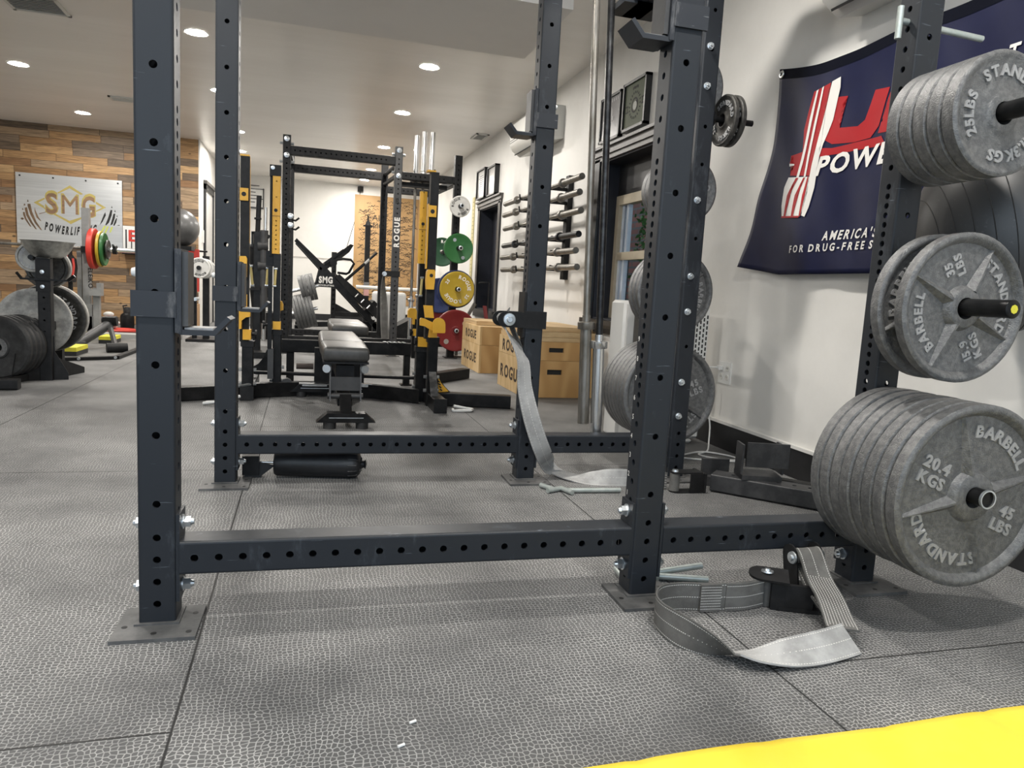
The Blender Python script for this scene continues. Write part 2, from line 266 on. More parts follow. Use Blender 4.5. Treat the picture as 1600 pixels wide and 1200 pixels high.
# ---------------------------------------------------------------- mesh tools
class MB:
    def __init__(s, M=None): s.v = []; s.f = []; s.M = M
    def add(s, verts, faces):
        o = len(s.v)
        s.v += [(s.M @ V(p)) if s.M else V(p) for p in verts]
        s.f += [tuple(i + o for i in q) for q in faces]
        return s
    def box(s, c, d, R=None):
        x, y, z = d[0] / 2, d[1] / 2, d[2] / 2; c = V(c); vs = []
        for k in range(8):
            p = V((x if k & 1 else -x, y if k & 2 else -y, z if k & 4 else -z))
            vs.append(c + (R @ p if R else p))
        return s.add(vs, [(0, 2, 3, 1), (4, 5, 7, 6), (0, 1, 5, 4), (2, 6, 7, 3), (0, 4, 6, 2), (1, 3, 7, 5)])
    def bb(s, a, b):
        a = V(a); b = V(b); return s.box((a + b) / 2, [abs(b[i] - a[i]) for i in range(3)])
    def cyl(s, a, b, r, n=16, r2=None, caps=True):
        a = V(a); b = V(b); ax = (b - a).normalized(); r2 = r if r2 is None else r2
        u = ax.orthogonal().normalized(); w = ax.cross(u); vs = []
        for p, rr in ((a, r), (b, r2)):
            for k in range(n): vs.append(p + u * (rr * math.cos(2 * PI * k / n)) + w * (rr * math.sin(2 * PI * k / n)))
        fs = [(k, (k + 1) % n, n + (k + 1) % n, n + k) for k in range(n)]
        if caps: fs += [tuple(range(n - 1, -1, -1)), tuple(range(n, 2 * n))]
        return s.add(vs, fs)
    def lathe(s, prof, c, ax, n=40, cap=False):      # prof: (radius, height along ax)
        c = V(c); ax = V(ax).normalized(); u = ax.orthogonal().normalized(); w = ax.cross(u); vs = []; fs = []
        for r, h in prof:
            for k in range(n): vs.append(c + ax * h + u * (r * math.cos(2 * PI * k / n)) + w * (r * math.sin(2 * PI * k / n)))
        for i in range(len(prof) - 1):
            for k in range(n): fs.append((i * n + k, i * n + (k + 1) % n, (i + 1) * n + (k + 1) % n, (i + 1) * n + k))
        if cap: fs += [tuple(range(n - 1, -1, -1)), tuple(range((len(prof) - 1) * n, len(prof) * n))]
        return s.add(vs, fs)
    def prism(s, pts, d):                            # planar loop of 3D points extruded along d
        n = len(pts); d = V(d); vs = [V(p) for p in pts] + [V(p) + d for p in pts]
        return s.add(vs, [tuple(range(n - 1, -1, -1)), tuple(range(n, 2 * n))] + [(k, (k + 1) % n, n + (k + 1) % n, n + k) for k in range(n)])
    def sweep(s, path, offs, closed=False):          # cross-section points per path point
        n = len(offs[0]); vs = []; fs = []
        for p, of in zip(path, offs): vs += [V(p) + V(q) for q in of]
        for i in range(len(path) - 1):
            for k in range(n): fs.append((i * n + k, i * n + (k + 1) % n, (i + 1) * n + (k + 1) % n, (i + 1) * n + k))
        fs += [tuple(range(n - 1, -1, -1)), tuple(range((len(path) - 1) * n, len(path) * n))]
        return s.add(vs, fs)
    def tube(s, path, r, n=8):
        path = [V(p) for p in path]; offs = []; up = None
        for i, p in enumerate(path):
            t = (path[min(i + 1, len(path) - 1)] - path[max(i - 1, 0)]).normalized()
            u = t.orthogonal().normalized() if up is None else (up - t * up.dot(t)).normalized()
            up = u; w = t.cross(u)
            offs.append([u * (r * math.cos(2 * PI * k / n)) + w * (r * math.sin(2 * PI * k / n)) for k in range(n)])
        return s.sweep(path, offs)
    def sphere(s, c, r, n=32, m=18, sq=1.0):
        prof = [(max(1e-4, r * math.sin(PI * i / m)), -r * sq * math.cos(PI * i / m)) for i in range(m + 1)]
        return s.lathe(prof, c, (0, 0, 1), n)
    def htube(s, a, b, u, wu, wv, holes=None, r=.0085, c=.006):
        """square steel tube from a to b; holes: {'u+': [distance from a, ...]}"""
        a = V(a); b = V(b); L = (b - a).length; ax = (b - a).normalized(); u = V(u).normalized(); w = ax.cross(u)
        holes = holes or {}
        for key, nrm, t, hw, dist in (('u+', u, w, wv / 2 - c, wu / 2), ('u-', -u, -w, wv / 2 - c, wu / 2), ('v+', w, -u, wu / 2 - c, wv / 2), ('v-', -w, u, wu / 2 - c, wv / 2)):
            o = a + nrm * dist; hs = sorted(holes.get(key, [])); pos = 0.0
            def P(x, y, o=o, t=t, d=0, nrm=nrm): return o + t * x + ax * y - nrm * d
            for i, h in enumerate(hs):
                g = min([abs(h - q) for j, q in enumerate(hs) if j != i] + [.06]) / 2; g = min(g, .03, h - pos + 1e-6, L - h)
                if h - g > pos + 1e-5: s.add([P(-hw, pos), P(hw, pos), P(hw, h - g), P(-hw, h - g)], [(0, 1, 2, 3)])
                vs = []; cs = [(-1, -1), (1, -1), (1, 1), (-1, 1)]
                for k in range(16):
                    q0 = cs[k // 4]; q1 = cs[(k // 4 + 1) % 4]; f = (k % 4) / 4
                    vs.append(P(hw * (q0[0] + (q1[0] - q0[0]) * f), h + g * (q0[1] + (q1[1] - q0[1]) * f)))
                for dd in (0, .005):
                    for k in range(16):
                        an = -3 * PI / 4 + k * PI / 8; vs.append(P(r * math.cos(an), h + r * math.sin(an), d=dd))
                s.add(vs, [(k, (k + 1) % 16, 16 + (k + 1) % 16, 16 + k) for k in range(16)] + [(16 + k, 16 + (k + 1) % 16, 32 + (k + 1) % 16, 32 + k) for k in range(16)])
                pos = h + g
            if pos < L - 1e-5: s.add([P(-hw, pos), P(hw, pos), P(hw, L), P(-hw, L)], [(0, 1, 2, 3)])
        # rounded corners and end caps
        for su, sw in ((1, 1), (1, -1), (-1, -1), (-1, 1)):
            prev = None
            for k in range(4):
                an = k / 3 * PI / 2
                q = u * (su * (wu / 2 - c + c * math.cos(an))) + w * (sw * (wv / 2 - c + c * math.sin(an)))
                if prev is not None: s.add([a + prev, a + q, b + q, b + prev], [(0, 1, 2, 3)])
                prev = q
        for p in (a, b):
            s.add([p + u * x * wu / 2 * .98 + w * y * wv / 2 * .98 for x, y in ((-1, -1), (1, -1), (1, 1), (-1, 1))], [(0, 1, 2, 3)])
        return s
    def build(s, name, m, parent=None, sharp=40, loc=None):
        me = bpy.data.meshes.new(name)
        base = parent_base(parent) if parent else (V(loc) if loc is not None else V((0, 0, 0)))
        me.from_pydata([tuple(p - base) for p in s.v], [], s.f)
        for mm in (m if isinstance(m, (list, tuple)) else [m]): me.materials.append(mm)
        me.polygons.foreach_set('use_smooth', [True] * len(me.polygons)); me.set_sharp_from_angle(angle=math.radians(sharp))
        me.update()
        o = bpy.data.objects.new(name, me); COL.objects.link(o)
        if parent: o.parent = parent
        else: o.location = base
        return o
def parent_base(p):
    b = V((0, 0, 0))
    while p: b += p.location; p = p.parent
    return b
def tag(o, label, cat=None, group=None, kind=None):
    if label: o['label'] = label
    if cat: o['category'] = cat
    if group: o['group'] = group
    if kind: o['kind'] = kind
    return o
def thing(name, label, cat, loc=(0, 0, 0), group=None, kind=None):
    o = bpy.data.objects.new(name, None); COL.objects.link(o); o.location = loc; o.empty_display_size = .05
    return tag(o, label, cat, group, kind)
def dup(r, loc, rot=None, label=None, group=None):
    n = r.copy(); COL.objects.link(n); n.location = loc
    if rot is not None: n.rotation_euler = rot
    if label: n['label'] = label
    if group: n['group'] = group
    for ch in list(r.children):
        c = ch.copy(); COL.objects.link(c); c.parent = n
        for gch in list(ch.children):
            d = gch.copy(); COL.objects.link(d); d.parent = c
    return n
# ---------------------------------------------------------------- lettering
_G = {}
def glyph(ch, bold=0.0):
    k = (ch, bold)
    if k in _G: return _G[k]
    cu = bpy.data.curves.new('letter', 'FONT'); cu.body = ch; cu.size = 1; cu.offset = bold; cu.resolution_u = 3
    ob = bpy.data.objects.new('letter', cu)
    me = bpy.data.meshes.new_from_object(ob)
    vs = [(p.co.x, p.co.y) for p in me.vertices]; fs = [tuple(p.vertices) for p in me.polygons]
    es = {}
    for f in fs:
        for i in range(len(f)):
            e = (f[i], f[(i + 1) % len(f)]); es[e] = es.get(e, 0) + 1
    bd = [e for e in es if (e[1], e[0]) not in es]
    xs = [p[0] for p in vs] or [0, .3]
    _G[k] = (vs, fs, bd, min(xs), max(xs)); bpy.data.objects.remove(ob); bpy.data.meshes.remove(me); bpy.data.curves.remove(cu)
    return _G[k]
def put(mb, ch, fn, h, depth, bold=.0, shear=0.0, wide=1.0):
    """lay one letter; fn(x, y, d) maps letter plane metres to space"""
    vs, fs, bd, x0, x1 = glyph(ch, bold); sc = h / .70
    P = [((x - x0) * sc * wide + y * sc * shear, y * sc) for x, y in vs]
    if depth <= 0:
        mb.add([fn(x, y, 0) for x, y in P], fs)
    else:
        n = len(P); mb.add([fn(x, y, depth) for x, y in P] + [fn(x, y, 0) for x, y in P], fs + [(a, a + n, b + n, b) for a, b in bd])
    return (x1 - x0) * sc * wide
def width(txt, h, gap, bold=0.0, wide=1.0):
    w = 0
    for ch in txt:
        if ch == ' ': w += h * .45; continue
        g = glyph(ch, bold); w += (g[4] - g[3]) * h / .70 * wide + gap
    return w - gap
def text(mb, txt, o, right, up, h, depth=.0015, bold=.02, gap=None, shear=0.0, wide=1.0, center=True, warp=None):
    o = V(o); right = V(right).normalized(); up = V(up).normalized(); nr = right.cross(up); gap = h * .14 if gap is None else gap
    x = -width(txt, h, gap, bold, wide) / 2 if center else 0
    for ch in txt:
        if ch == ' ': x += h * .45; continue
        if warp: fn = lambda a, b, d, x=x: warp(x + a, b, d)
        else: fn = lambda a, b, d, x=x: o + right * (x + a) + up * b + nr * d
        x += put(mb, ch, fn, h, depth, bold, shear, wide) + gap
def text_arc(mb, txt, c, right, up, R, ang, h, depth=.0015, bold=.02, gap=None, wide=1.0):
    """clockwise round a disc, letter tops outwards, the text centred on angle ang (degrees, anticlockwise from right)"""
    c = V(c); right = V(right); up = V(up); nr = right.cross(up); gap = h * .2 if gap is None else gap
    x = -width(txt, h, gap, bold, wide) / 2
    for ch in txt:
        if ch == ' ': x += h * .5; continue
        g = glyph(ch, bold); wch = (g[4] - g[3]) * h / .70 * wide
        a = math.radians(ang) - (x + wch / 2) / (R + h / 2)
        er = right * math.cos(a) + up * math.sin(a); et = right * math.sin(a) - up * math.cos(a)
        fn = lambda p, q, d, er=er, et=et, wch=wch: c + et * (p - wch / 2) + er * (R + q) + nr * d
        put(mb, ch, fn, h, depth, bold, 0, wide); x += wch + gap
RK = Matrix.Rotation(-TH, 4, 'Z')             # frame of the front rack
rk = lambda x, y, z: RK @ V((x, y, z))
ROT = (0, 0, -TH)
exec_parts = []
# ================================================================ the setting
UW = 2.19; CZ = 2.63; YB = 14.65; YW = 11.35; XC = -1.45; XL = -5.2; YF = -1.6
FLOORM = floor_material(); PLANK = plank_material(); BRICK = brick_material()
def struct(name, mb, m, label, parent=None, **k):
    o = mb.build(name, m, parent, **k)
    if not parent: tag(o, label, 'room', None, 'structure')
    return o
struct('floor', MB().bb((XL, YF, -.08), (UW + .3, YB + .1, 0)), FLOORM, 'grey pebbled rubber mat floor with dusty grooves')
struct('ceiling', MB().bb((XL, YF, CZ), (UW + .3, YB + .1, CZ + .1)), CEIL, 'painted flat ceiling with recessed lamps')
struct('trim_1', MB().bb((-3.4, 4.17, 2.40), (1.455, 5.145, CZ + .02)), SOFF, 'boxed soffit hanging below the ceiling')
# right wall with two deep window openings
W1 = (4.42, 5.37, .60, 1.80); W2 = (8.46, 9.40, .52, 1.79)
wr = MB(); T = .28
def wall_x(mb, y0, y1, z0, z1): mb.bb((UW, y0, z0), (UW + T, y1, z1))
wall_x(wr, YF, W1[0], 0, CZ); wall_x(wr, W1[1], W2[0], 0, CZ); wall_x(wr, W2[1], YB, 0, CZ)
for a in (W1, W2): wall_x(wr, a[0], a[1], 0, a[2]); wall_x(wr, a[0], a[1], a[3], CZ)
struct('wall_right', wr, WALL, 'white painted right wall with two black framed windows')
struct('wall_back', MB().bb((XC - .1, YB, 0), (UW + T, YB + .12, CZ)), WALL, 'white wall at the far end of the gym')
struct('wall_wood', MB().bb((XL, YW, 0), (XC - .02, YW + .1, CZ)), PLANK, 'wall clad in reclaimed wooden planks')
struct('wall_left', MB().bb((XC - .1, YW + .1, 0), (XC, YB, CZ)).bb((XC - .02, YW - .001, 0), (XC, YW + .1, CZ)), WALL, 'white side wall beyond the plank wall')
struct('wall_far_left', MB().bb((XL - .1, YF, 0), (XL, YW + .1, CZ)), WALL, 'white wall on the left of the gym')
bs = MB(); bs.bb((UW - .016, YF, 0), (UW, 4.3, .135)); bs.bb((UW - .016, 5.5, 0), (UW, YB, .135))
struct('baseboard_right', bs, DARKT, 'black baseboard along the right wall')
struct('baseboard_back', MB().bb((XC, YB - .016, 0), (UW, YB, .12)), DARKT, 'black baseboard along the back wall')
struct('trim_2', MB().bb((UW - .022, YF, .135), (UW, 4.3, .150)), WALL, 'thin white cap on the right baseboard')
struct('trim_3', MB().bb((XC - .02, YB - .012, 1.18), (.98, YB, 1.20)), mat('panel_joint', (.52, .50, .47), .6), 'faint panel joint across the back wall')
def window(n, a, label, sashy):
    y0, y1, z0, z1 = a
    f = MB()                                        # casing on the wall face with a stepped head
    for q in ((y0 - .10, y0, z0 - .02, z1 + .02), (y1, y1 + .10, z0 - .02, z1 + .02)): f.bb((UW - .022, q[0], q[2]), (UW, q[1], q[3]))
    root = struct(n, f, DARKT, label)
    h = MB()
    for k, (zz0, zz1, d) in enumerate(((z1, z1 + .035, .022), (z1 + .035, z1 + .045, .036), (z1 + .045, z1 + .085, .028), (z1 + .085, z1 + .105, .05))):
        h.bb((UW - d, y0 - .12 - .01 * k, zz0), (UW, y1 + .12 + .01 * k, zz1))
    h.build('window_head', GREYT, root)
    MB().bb((UW - .06, y0 - .12, z0 - .035), (UW + .1, y1 + .12, z0)).bb((UW - .03, y0 - .1, z0 - .10), (UW, y1 + .1, z0 - .035)).build('window_sill', DARKT, root)
    j = MB(); j.bb((UW, y1 - .012, z0), (UW + T, y1, z1)); j.bb((UW, y0, z0), (UW + T, y0 + .012, z1)); j.bb((UW, y0, z1 - .012), (UW + T, y1, z1)); j.bb((UW, y0, z0), (UW + T, y1, z0 + .012))
    j.build('reveal', NAVYR, root)
    xs = UW + .155
    if sashy:
        g = MB(); g.bb((xs - .01, y0 + .012, z1 - .25), (xs + .02, y1 - .012, z1 - .012)); g.build('transom_panel', DARKT, root)
        fr = MB(); zt = z1 - .25
        for q in ((y0 + .012, y0 + .07, z0 + .012, zt), (y1 - .07, y1 - .012, z0 + .012, zt)): fr.bb((xs - .02, q[0], q[2]), (xs + .05, q[1], q[3]))
        fr.bb((xs - .02, y0 + .07, zt - .07), (xs + .05, y1 - .07, zt)); fr.bb((xs - .02, y0 + .07, z0 + .012), (xs + .05, y1 - .07, z0 + .05))
        fr.build('window_frame', SASH, root)
        zm = 1.09; s = MB()
        s.bb((xs - .01, y0 + .07, zm - .03), (xs + .04, y1 - .07, zm + .03)); s.build('meeting_rail', SASH, root)
        s2 = MB()
        for q in ((y0 + .07, y0 + .11), (y1 - .11, y1 - .07), (y1 - .185, y1 - .150)):
            s2.bb((xs, q[0], z0 + .05), (xs + .035, q[1], zm - .03)); s2.bb((xs + .01, q[0], zm + .03), (xs + .045, q[1], zt - .07))
        s2.build('sash', SASHW, root)
        MB().bb((xs + .018, y0 + .11, z0 + .05), (xs + .022, y1 - .11, zt - .07)).build('pane', GLASS, root)
    else:
        MB().bb((xs, y0 + .012, z0 + .012), (xs + .03, y1 - .012, z1 - .012)).build('blind', NAVYR, root)
        MB().bb((xs - .05, y0 + .012, z0 + .012), (xs, y0 + .10, z1 - .012)).build('window_frame', mat('grey_window_frame', (.2, .2, .2), .5), root)
    return root
window('window_1', W1, 'near window in a black casing, brick and leaves outside', True)
window('window_2', W2, 'far window in a black casing with a dark blind', False)
# outdoors
struct('wall_outside', MB().bb((UW + 1.5, 3.5, -.3), (UW + 1.7, 9.5, 4)), BRICK, 'red brick wall of the next building')
lv = MB()
for i in range(1700):
    c = V((UW + .95 + random.random() * .35, 6.58 + random.gauss(0, .10), .2 + random.random() * 2.1)); n = V((random.gauss(0, 1), random.gauss(0, 1), random.gauss(0, 1))).normalized(); u = n.orthogonal().normalized(); w = n.cross(u); r = .014 + random.random() * .016
    lv.add([c - u * r * 1.5, c + w * r * .7, c + u * r * 1.5, c - w * r * .7], [(0, 1, 2, 3)])
bush = thing('shrub', 'leafy green shrub outside the near window', 'shrub', (UW + 1.2, 6.58, -.05))
lv.build('foliage', LEAF, bush)
stm = MB()
for i in range(7):
    a = random.random() * 6; stm.tube([(UW + 1.2, 6.58, -.06), (UW + 1.2 + .06 * math.cos(a), 6.58 + .1 * math.sin(a), .9), (UW + 1.2 + .12 * math.cos(a), 6.58 + .2 * math.sin(a), 1.9)], .012, 6)
stm.build('stem', GREYT, bush)
struct('ground_outside', MB().bb((UW + T, 2.5, -.12), (UW + 1.5, 10, -.05)), GREYT, 'strip of ground outside the windows')
# door in the white side wall
dm = MB(); X = XC
for q in ((11.72, 11.80, 0, 2.08), (12.70, 12.78, 0, 2.08), (11.72, 12.78, 2.0, 2.08)): dm.bb((X, q[0], q[2]), (X + .03, q[1], q[3]))
dr = struct('door_1', dm, DARKT, 'pale door in a black frame on the white side wall')
MB().bb((X, 11.8, 0), (X + .012, 12.7, 2.0)).build('door_leaf', mat('pale_door_paint', (.52, .51, .49), .4), dr)
MB().bb((X, 11.70, 2.08), (X + .05, 12.80, 2.13)).build('door_head', GREYT, dr)
# ---------------------------------------------------------------- ceiling fittings
lamps = [(-.845, 6.40, 'on the ceiling just right of the nearest rack upright'), (-2.62, 8.15, 'nearest on the far left of the ceiling'), (-2.63, 10.26, 'above the plank wall'), (.986, 6.44, 'under the right end of the soffit'), (.987, 8.24, 'second from the soffit in the right row'), (1.01, 10.40, 'third from the soffit in the right row'), (-.87, 10.38, 'beside the top of the rear left rack upright'), (-.97, 11.98, 'lower beside the rear left rack upright'), (1.02, 12.54, 'fourth from the soffit, seen between the black crossbars'), (1.01, 13.86, 'farthest of the right row, under the second crossbar'),
         (-.87, 2.6, 'overhead of the front rack on the left, out of frame'), (.986, 2.6, 'overhead of the front rack on the right, out of frame'), (-.87, 8.24, 'hidden behind the nearest upright'), (.986, .7, 'nearest the entrance on the right'), (-.87, .7, 'nearest the entrance on the left'), (-2.62, 4.6, 'out of frame on the left'), (-2.62, 2.2, 'out of frame at the near left')]
l0 = None
for i, (x, y, w) in enumerate(lamps):
    lb = 'round white recessed ceiling lamp ' + w
    if l0 is None:
        l0 = thing('recessed_lamp', lb, 'lamp', (x, y, CZ), 'recessed lamps in the ceiling')
        MB().lathe([(.070, -.001), (.086, -.006), (.094, -.001)], (x, y, CZ), (0, 0, 1), 28).build('trim_ring', WHITEPL, l0)
        MB().lathe([(.0005, -.003), (.072, -.003)], (x, y, CZ), (0, 0, 1), 28).build('diffuser', LAMPM, l0)
    else: dup(l0, (x, y, CZ), None, lb)
def vent(x, y, sx, sy, label, rot=0):
    t = thing('ceiling_vent', label, 'vent', (x, y, CZ), 'ceiling vents'); z = CZ
    f = MB()
    for q in (((-sx, -sy), (sx, -sy + .025)), ((-sx, sy - .025), (sx, sy)), ((-sx, -sy), (-sx + .025, sy)), ((sx - .025, -sy), (sx, sy))): f.bb((x + q[0][0], y + q[0][1], z - .012), (x + q[1][0], y + q[1][1], z))
    f.build('frame', ACW, t); MB().bb((x - sx + .02, y - sy + .02, z - .002), (x + sx - .02, y + sy - .02, z)).build('backing', mat('vent_shade', (.20, .195, .185), .7), t)
    s = MB(); n = 9
    for k in range(n):
        yy = y - sy + .03 + (2 * sy - .06) * (k + .5) / n
        s.box((x, yy, z - .008), (2 * sx - .05, .016, .003), Matrix.Rotation(.6, 3, 'X'))
    s.build('louvre', ACW, t)
vent(-1.90, 6.25, .19, .19, 'large square louvred vent at the top left of the ceiling')
vent(-1.94, 9.19, .15, .10, 'small louvred vent on the ceiling near the plank wall')
vent(2.03, 8.99, .08, .17, 'small vent on the ceiling beside the right wall')
# ---------------------------------------------------------------- wall units
def aircon(y0, y1, z0, z1, label):
    D = .23; t = thing('air_conditioner', label, 'air conditioner', (UW, (y0 + y1) / 2, z0)); h = z1 - z0
    prof = [(0, z0 + .03), (-.12, z0), (-.20, z0 + .05), (-D, z0 + h * .35), (-D, z1 - .02), (-D + .03, z1), (0, z1)]
    b = MB().prism([(UW + a, y0, b) for a, b in prof], (0, y1 - y0, 0)); b.build('housing', ACW, t)
    f = MB(); f.box((UW - .155, (y0 + y1) / 2, z0 + .028), (.075, (y1 - y0) * .9, .010), Matrix.Rotation(-.55, 3, 'Y')); f.build('air_flap', SLOT, t)
    g = MB()
    for k in range(2): g.bb((UW - D - .002, y0 + .01, z0 + h * (.38 + .035 * k * 2)), (UW - D + .004, y1 - .01, z0 + h * (.395 + .07 * k)))
    g.build('grille_slot', SLOT, t)
    return t
a1 = aircon(6.32, 7.30, 2.12, 2.43, 'white wall air conditioner above the barbell rack')
MB().bb((UW - .21, 6.317, 2.28), (UW - .15, 6.321, 2.36)).build('sticker', mat('grey_sticker', (.40, .40, .38), .6), a1)
aircon(1.86, 2.66, 1.955, 2.25, 'white wall air conditioner at the top edge above the navy banner')
def picture(y0, y1, z0, z1, m, label, d=.035, deco=None):
    t = thing('framed_poster', label, 'poster', (UW, (y0 + y1) / 2, z0))
    f = MB(); w = .018
    for q in ((y0, y0 + w, z0, z1), (y1 - w, y1, z0, z1), (y0, y1, z0, z0 + w), (y0, y1, z1 - w, z1)): f.bb((UW - d, q[0], q[2]), (UW, q[1], q[3]))
    f.build('frame', DARKT, t); MB().bb((UW - d * .7, y0 + w, z0 + w), (UW - .004, y1 - w, z1 - w)).build('print', m, t)
    if deco: deco(t, UW - d * .7 - .001, y0, y1, z0, z1)
    return t
def green_deco(t, x, y0, y1, z0, z1):
    m = MB(); yc = (y0 + y1) / 2; zc = z0 + (z1 - z0) * .48
    for k in range(20):
        a = 2 * PI * k / 20; m.box((x, yc + .085 * math.cos(a), zc + .085 * math.sin(a)), (.001, .009, .016), Matrix.Rotation(a + PI / 2, 3, 'X'))
    m.lathe([(.040, 0), (.052, 0)], (x, yc, zc), (1, 0, 0), 24)
    m.box((x, yc - .01, zc + .012), (.001, .05, .03)); m.box((x, yc + .012, zc - .014), (.001, .02, .03))
    for s in (-1, 1):
        for q in (-.02, .02): m.box((x, yc + s * .125, zc + q + s * -.01), (.001, .04, .008))
        m.box((x, yc + s * .115, zc + s * -.01), (.001, .006, .045))
    for k in range(5): m.box((x, yc - .035 + .018 * k, z1 - .055 + .004 * (k % 2)), (.001, .012, .018), Matrix.Rotation(.3, 3, 'X'))
    m.build('printed_emblem', INK, t)
    MB().lathe([(.0005, -.0005), (.030, -.0005)], (x - .0005, yc - .004, zc - .004), (1, 0, 0), 20).build('printed_disc', mat('pale_green_ink', (.3, .31, .26), .5), t)
def grey_deco(t, x, y0, y1, z0, z1):
    m = MB(); yc = (y0 + y1) / 2 + .02; zc = z0 + (z1 - z0) * .5
    m.lathe([(.0005, 0), (.055, 0)], (x, yc, zc + .03), (1, 0, 0), 24); m.box((x - .0006, yc, zc - .01), (.001, .15, .035)); m.box((x, yc, zc - .07), (.001, .06, .04))
    for k in range(8): m.box((x, y0 + .06 + k * (y1 - y0 - .12) / 7, z1 - .045), (.001, .018, .022))
    m.build('printed_emblem', mat('pale_grey_ink', (.32, .31, .31), .5), t)
picture(4.60, 4.965, 1.935, 2.265, POSTG, 'framed green poster with round black emblem above the near window', .045, green_deco)
picture(5.03, 5.40, 1.93, 2.26, POSTP, 'framed grey poster left of the green one, behind the bars', .035, grey_deco)
def pale_deco(t, x, y0, y1, z0, z1):
    m = MB()
    for k in range(9): m.box((x, (y0 + y1) / 2 + random.uniform(-.02, .02), z0 + .08 + k * (z1 - z0 - .14) / 9), (.001, (y1 - y0) * random.uniform(.3, .65), .008))
    m.build('printed_lines', INK, t)
picture(8.54, 8.94, 1.905, 2.255, POSTW, 'pale framed poster above the right half of the far window', .06, None)
picture(9.07, 9.52, 1.92, 2.29, POSTW, 'pale framed poster above the left half of the far window', .06, pale_deco)
# power outlet with the purifier's plug
ot = thing('wall_outlet', 'white four-socket outlet plate on the right wall', 'outlet', (UW, 3.42, .34))
MB().bb((UW - .007, 3.362, .348), (UW, 3.478, .465)).build('cover_plate', WHITEPL, ot)
for y in (3.392, 3.447):
    for z in (.383, .431): sk = MB(); sk.lathe([(.0165, -.0095), (.0165, -.004)], (UW, y, z), (1, 0, 0), 16); sk.lathe([(.0005, -.0095), (.0165, -.0095)], (UW, y, z), (1, 0, 0), 16); sk.build('socket', ACW, ot)
ss = MB()
for y in (3.392, 3.447):
    for z in (.383, .431):
        for dy in (-.006, .006): ss.bb((UW - .0102, y + dy - .0012, z - .002), (UW - .0094, y + dy + .0012, z + .007))
ss.build('socket_slot', SLOT, ot)
# ================================================================ navy banner
def flag_pt(y, z, d=0.0):
    """cloth surface over the wall: y along the wall, z up; d stands off the cloth"""
    f = min(1, max(0, (z - .93) / .95)); w = .007 * math.sin(y * 13 + z * 2.2) + .008 * math.sin((y * 6 - z * 8)) + .003 * math.sin(y * 27 - z * 12)
    w *= (1 - .55 * f)
    return V((UW - .030 - w - .012 * (1 - f) - d, y, z))
def flag_top(y):
    for a, b, za, zb in ((2.41, 3.15, 1.853, 1.898), (1.67, 2.41, 1.875, 1.853)):
        if a <= y <= b: t = (y - a) / (b - a); return za + (zb - za) * t - .09 * math.sin(PI * t) ** 1.0 * (.42 if a > 2 else .18)
    return 1.85
def flag_edge(z):
    t = (1.898 - z) / .95; return 3.15 - .018 * math.sin(min(1, t * 1.6) * PI) + .19 * max(0, t - .35) ** 1.5 / .53
fb = MB(); NY, NZ = 72, 40; vs = []
for j in range(NZ + 1):
    for i in range(NY + 1):
        s = i / NY; tz = j / NZ; y0 = 1.62
        yy = y0 + (3.15 - y0) * s; zt = flag_top(max(1.67, yy)); zb = .928 + .04 * max(0, s - .8) / .2
        z = zb + (zt - zb) * tz; ye = flag_edge(z); y = y0 + (ye - y0) * s
        vs.append(flag_pt(y, z))
fb.add(vs, [(j * (NY + 1) + i, j * (NY + 1) + i + 1, (j + 1) * (NY + 1) + i + 1, (j + 1) * (NY + 1) + i) for j in range(NZ) for i in range(NY)])
bn = thing('banner', 'navy powerlifting banner with red and white print on the right wall', 'banner', (UW, 2.4, .93))
cl = fb.build('cloth', NAVY, bn, 180)
sm = cl.modifiers.new('thickness', 'SOLIDIFY'); sm.thickness = .002
hm = MB(); HP = []
for k in range(61):
    y = 1.63 + 1.515 * k / 60; HP.append((y, flag_top(max(1.67, y))))
hv = []
for y, z in HP: hv += [flag_pt(y, z, .0035), flag_pt(y, z - .045, .0035)]
hm.add(hv, [(2 * i, 2 * i + 2, 2 * i + 3, 2 * i + 1) for i in range(60)]); hm.build('hem', mat('dark_hem', (.003, .004, .010), .8, spec=.1), bn, 180)
for y in (3.128, 2.405, 1.69):
    p = flag_pt(y, flag_top(max(1.67, y)) - .024, .006); MB().lathe([(.008, 0), (.010, .004), (.016, .003), (.018, 0)], p, (-1, 0, 0), 20).build('grommet', BRASS, bn)
def cloth_poly(mb, pts, d=.004, cut=.03):
    """a flat printed shape that follows the cloth: fine grid of cells whose centres lie inside the outline"""
    from mathutils.geometry import tessellate_polygon
    import bmesh
    bm = bmesh.new(); vv = [bm.verts.new((0, y, z)) for y, z in pts]; bm.faces.new(vv)
    bmesh.ops.triangulate(bm, faces=bm.faces[:])
    for _ in range(5):
        le = [e for e in bm.edges if e.calc_length() > cut]
        if not le: break
        bmesh.ops.subdivide_edges(bm, edges=le, cuts=1); bmesh.ops.triangulate(bm, faces=[f for f in bm.faces if len(f.verts) > 3])
    bm.verts.index_update(); mb.add([flag_pt(v.co.y, v.co.z, d) for v in bm.verts], [tuple(v.index for v in f.verts) for f in bm.faces]); bm.free()
red = [(2.876, 1.731), (2.762, 1.741), (2.763, 1.671), (2.796, 1.561), (2.819, 1.463), (2.826, 1.361), (2.977, 1.381), (2.976, 1.417), (2.956, 1.427), (2.993, 1.433), (2.993, 1.473), (2.916, 1.479), (2.925, 1.577), (2.903, 1.651)]
Ush = [(2.739, 1.674), (2.644, 1.659), (2.684, 1.572), (2.681, 1.539), (2.575, 1.525), (2.539, 1.543), (2.497, 1.649), (2.416, 1.64), (2.458, 1.504), (2.5, 1.466), (2.588, 1.464), (2.72, 1.479), (2.772, 1.506), (2.775, 1.549)]
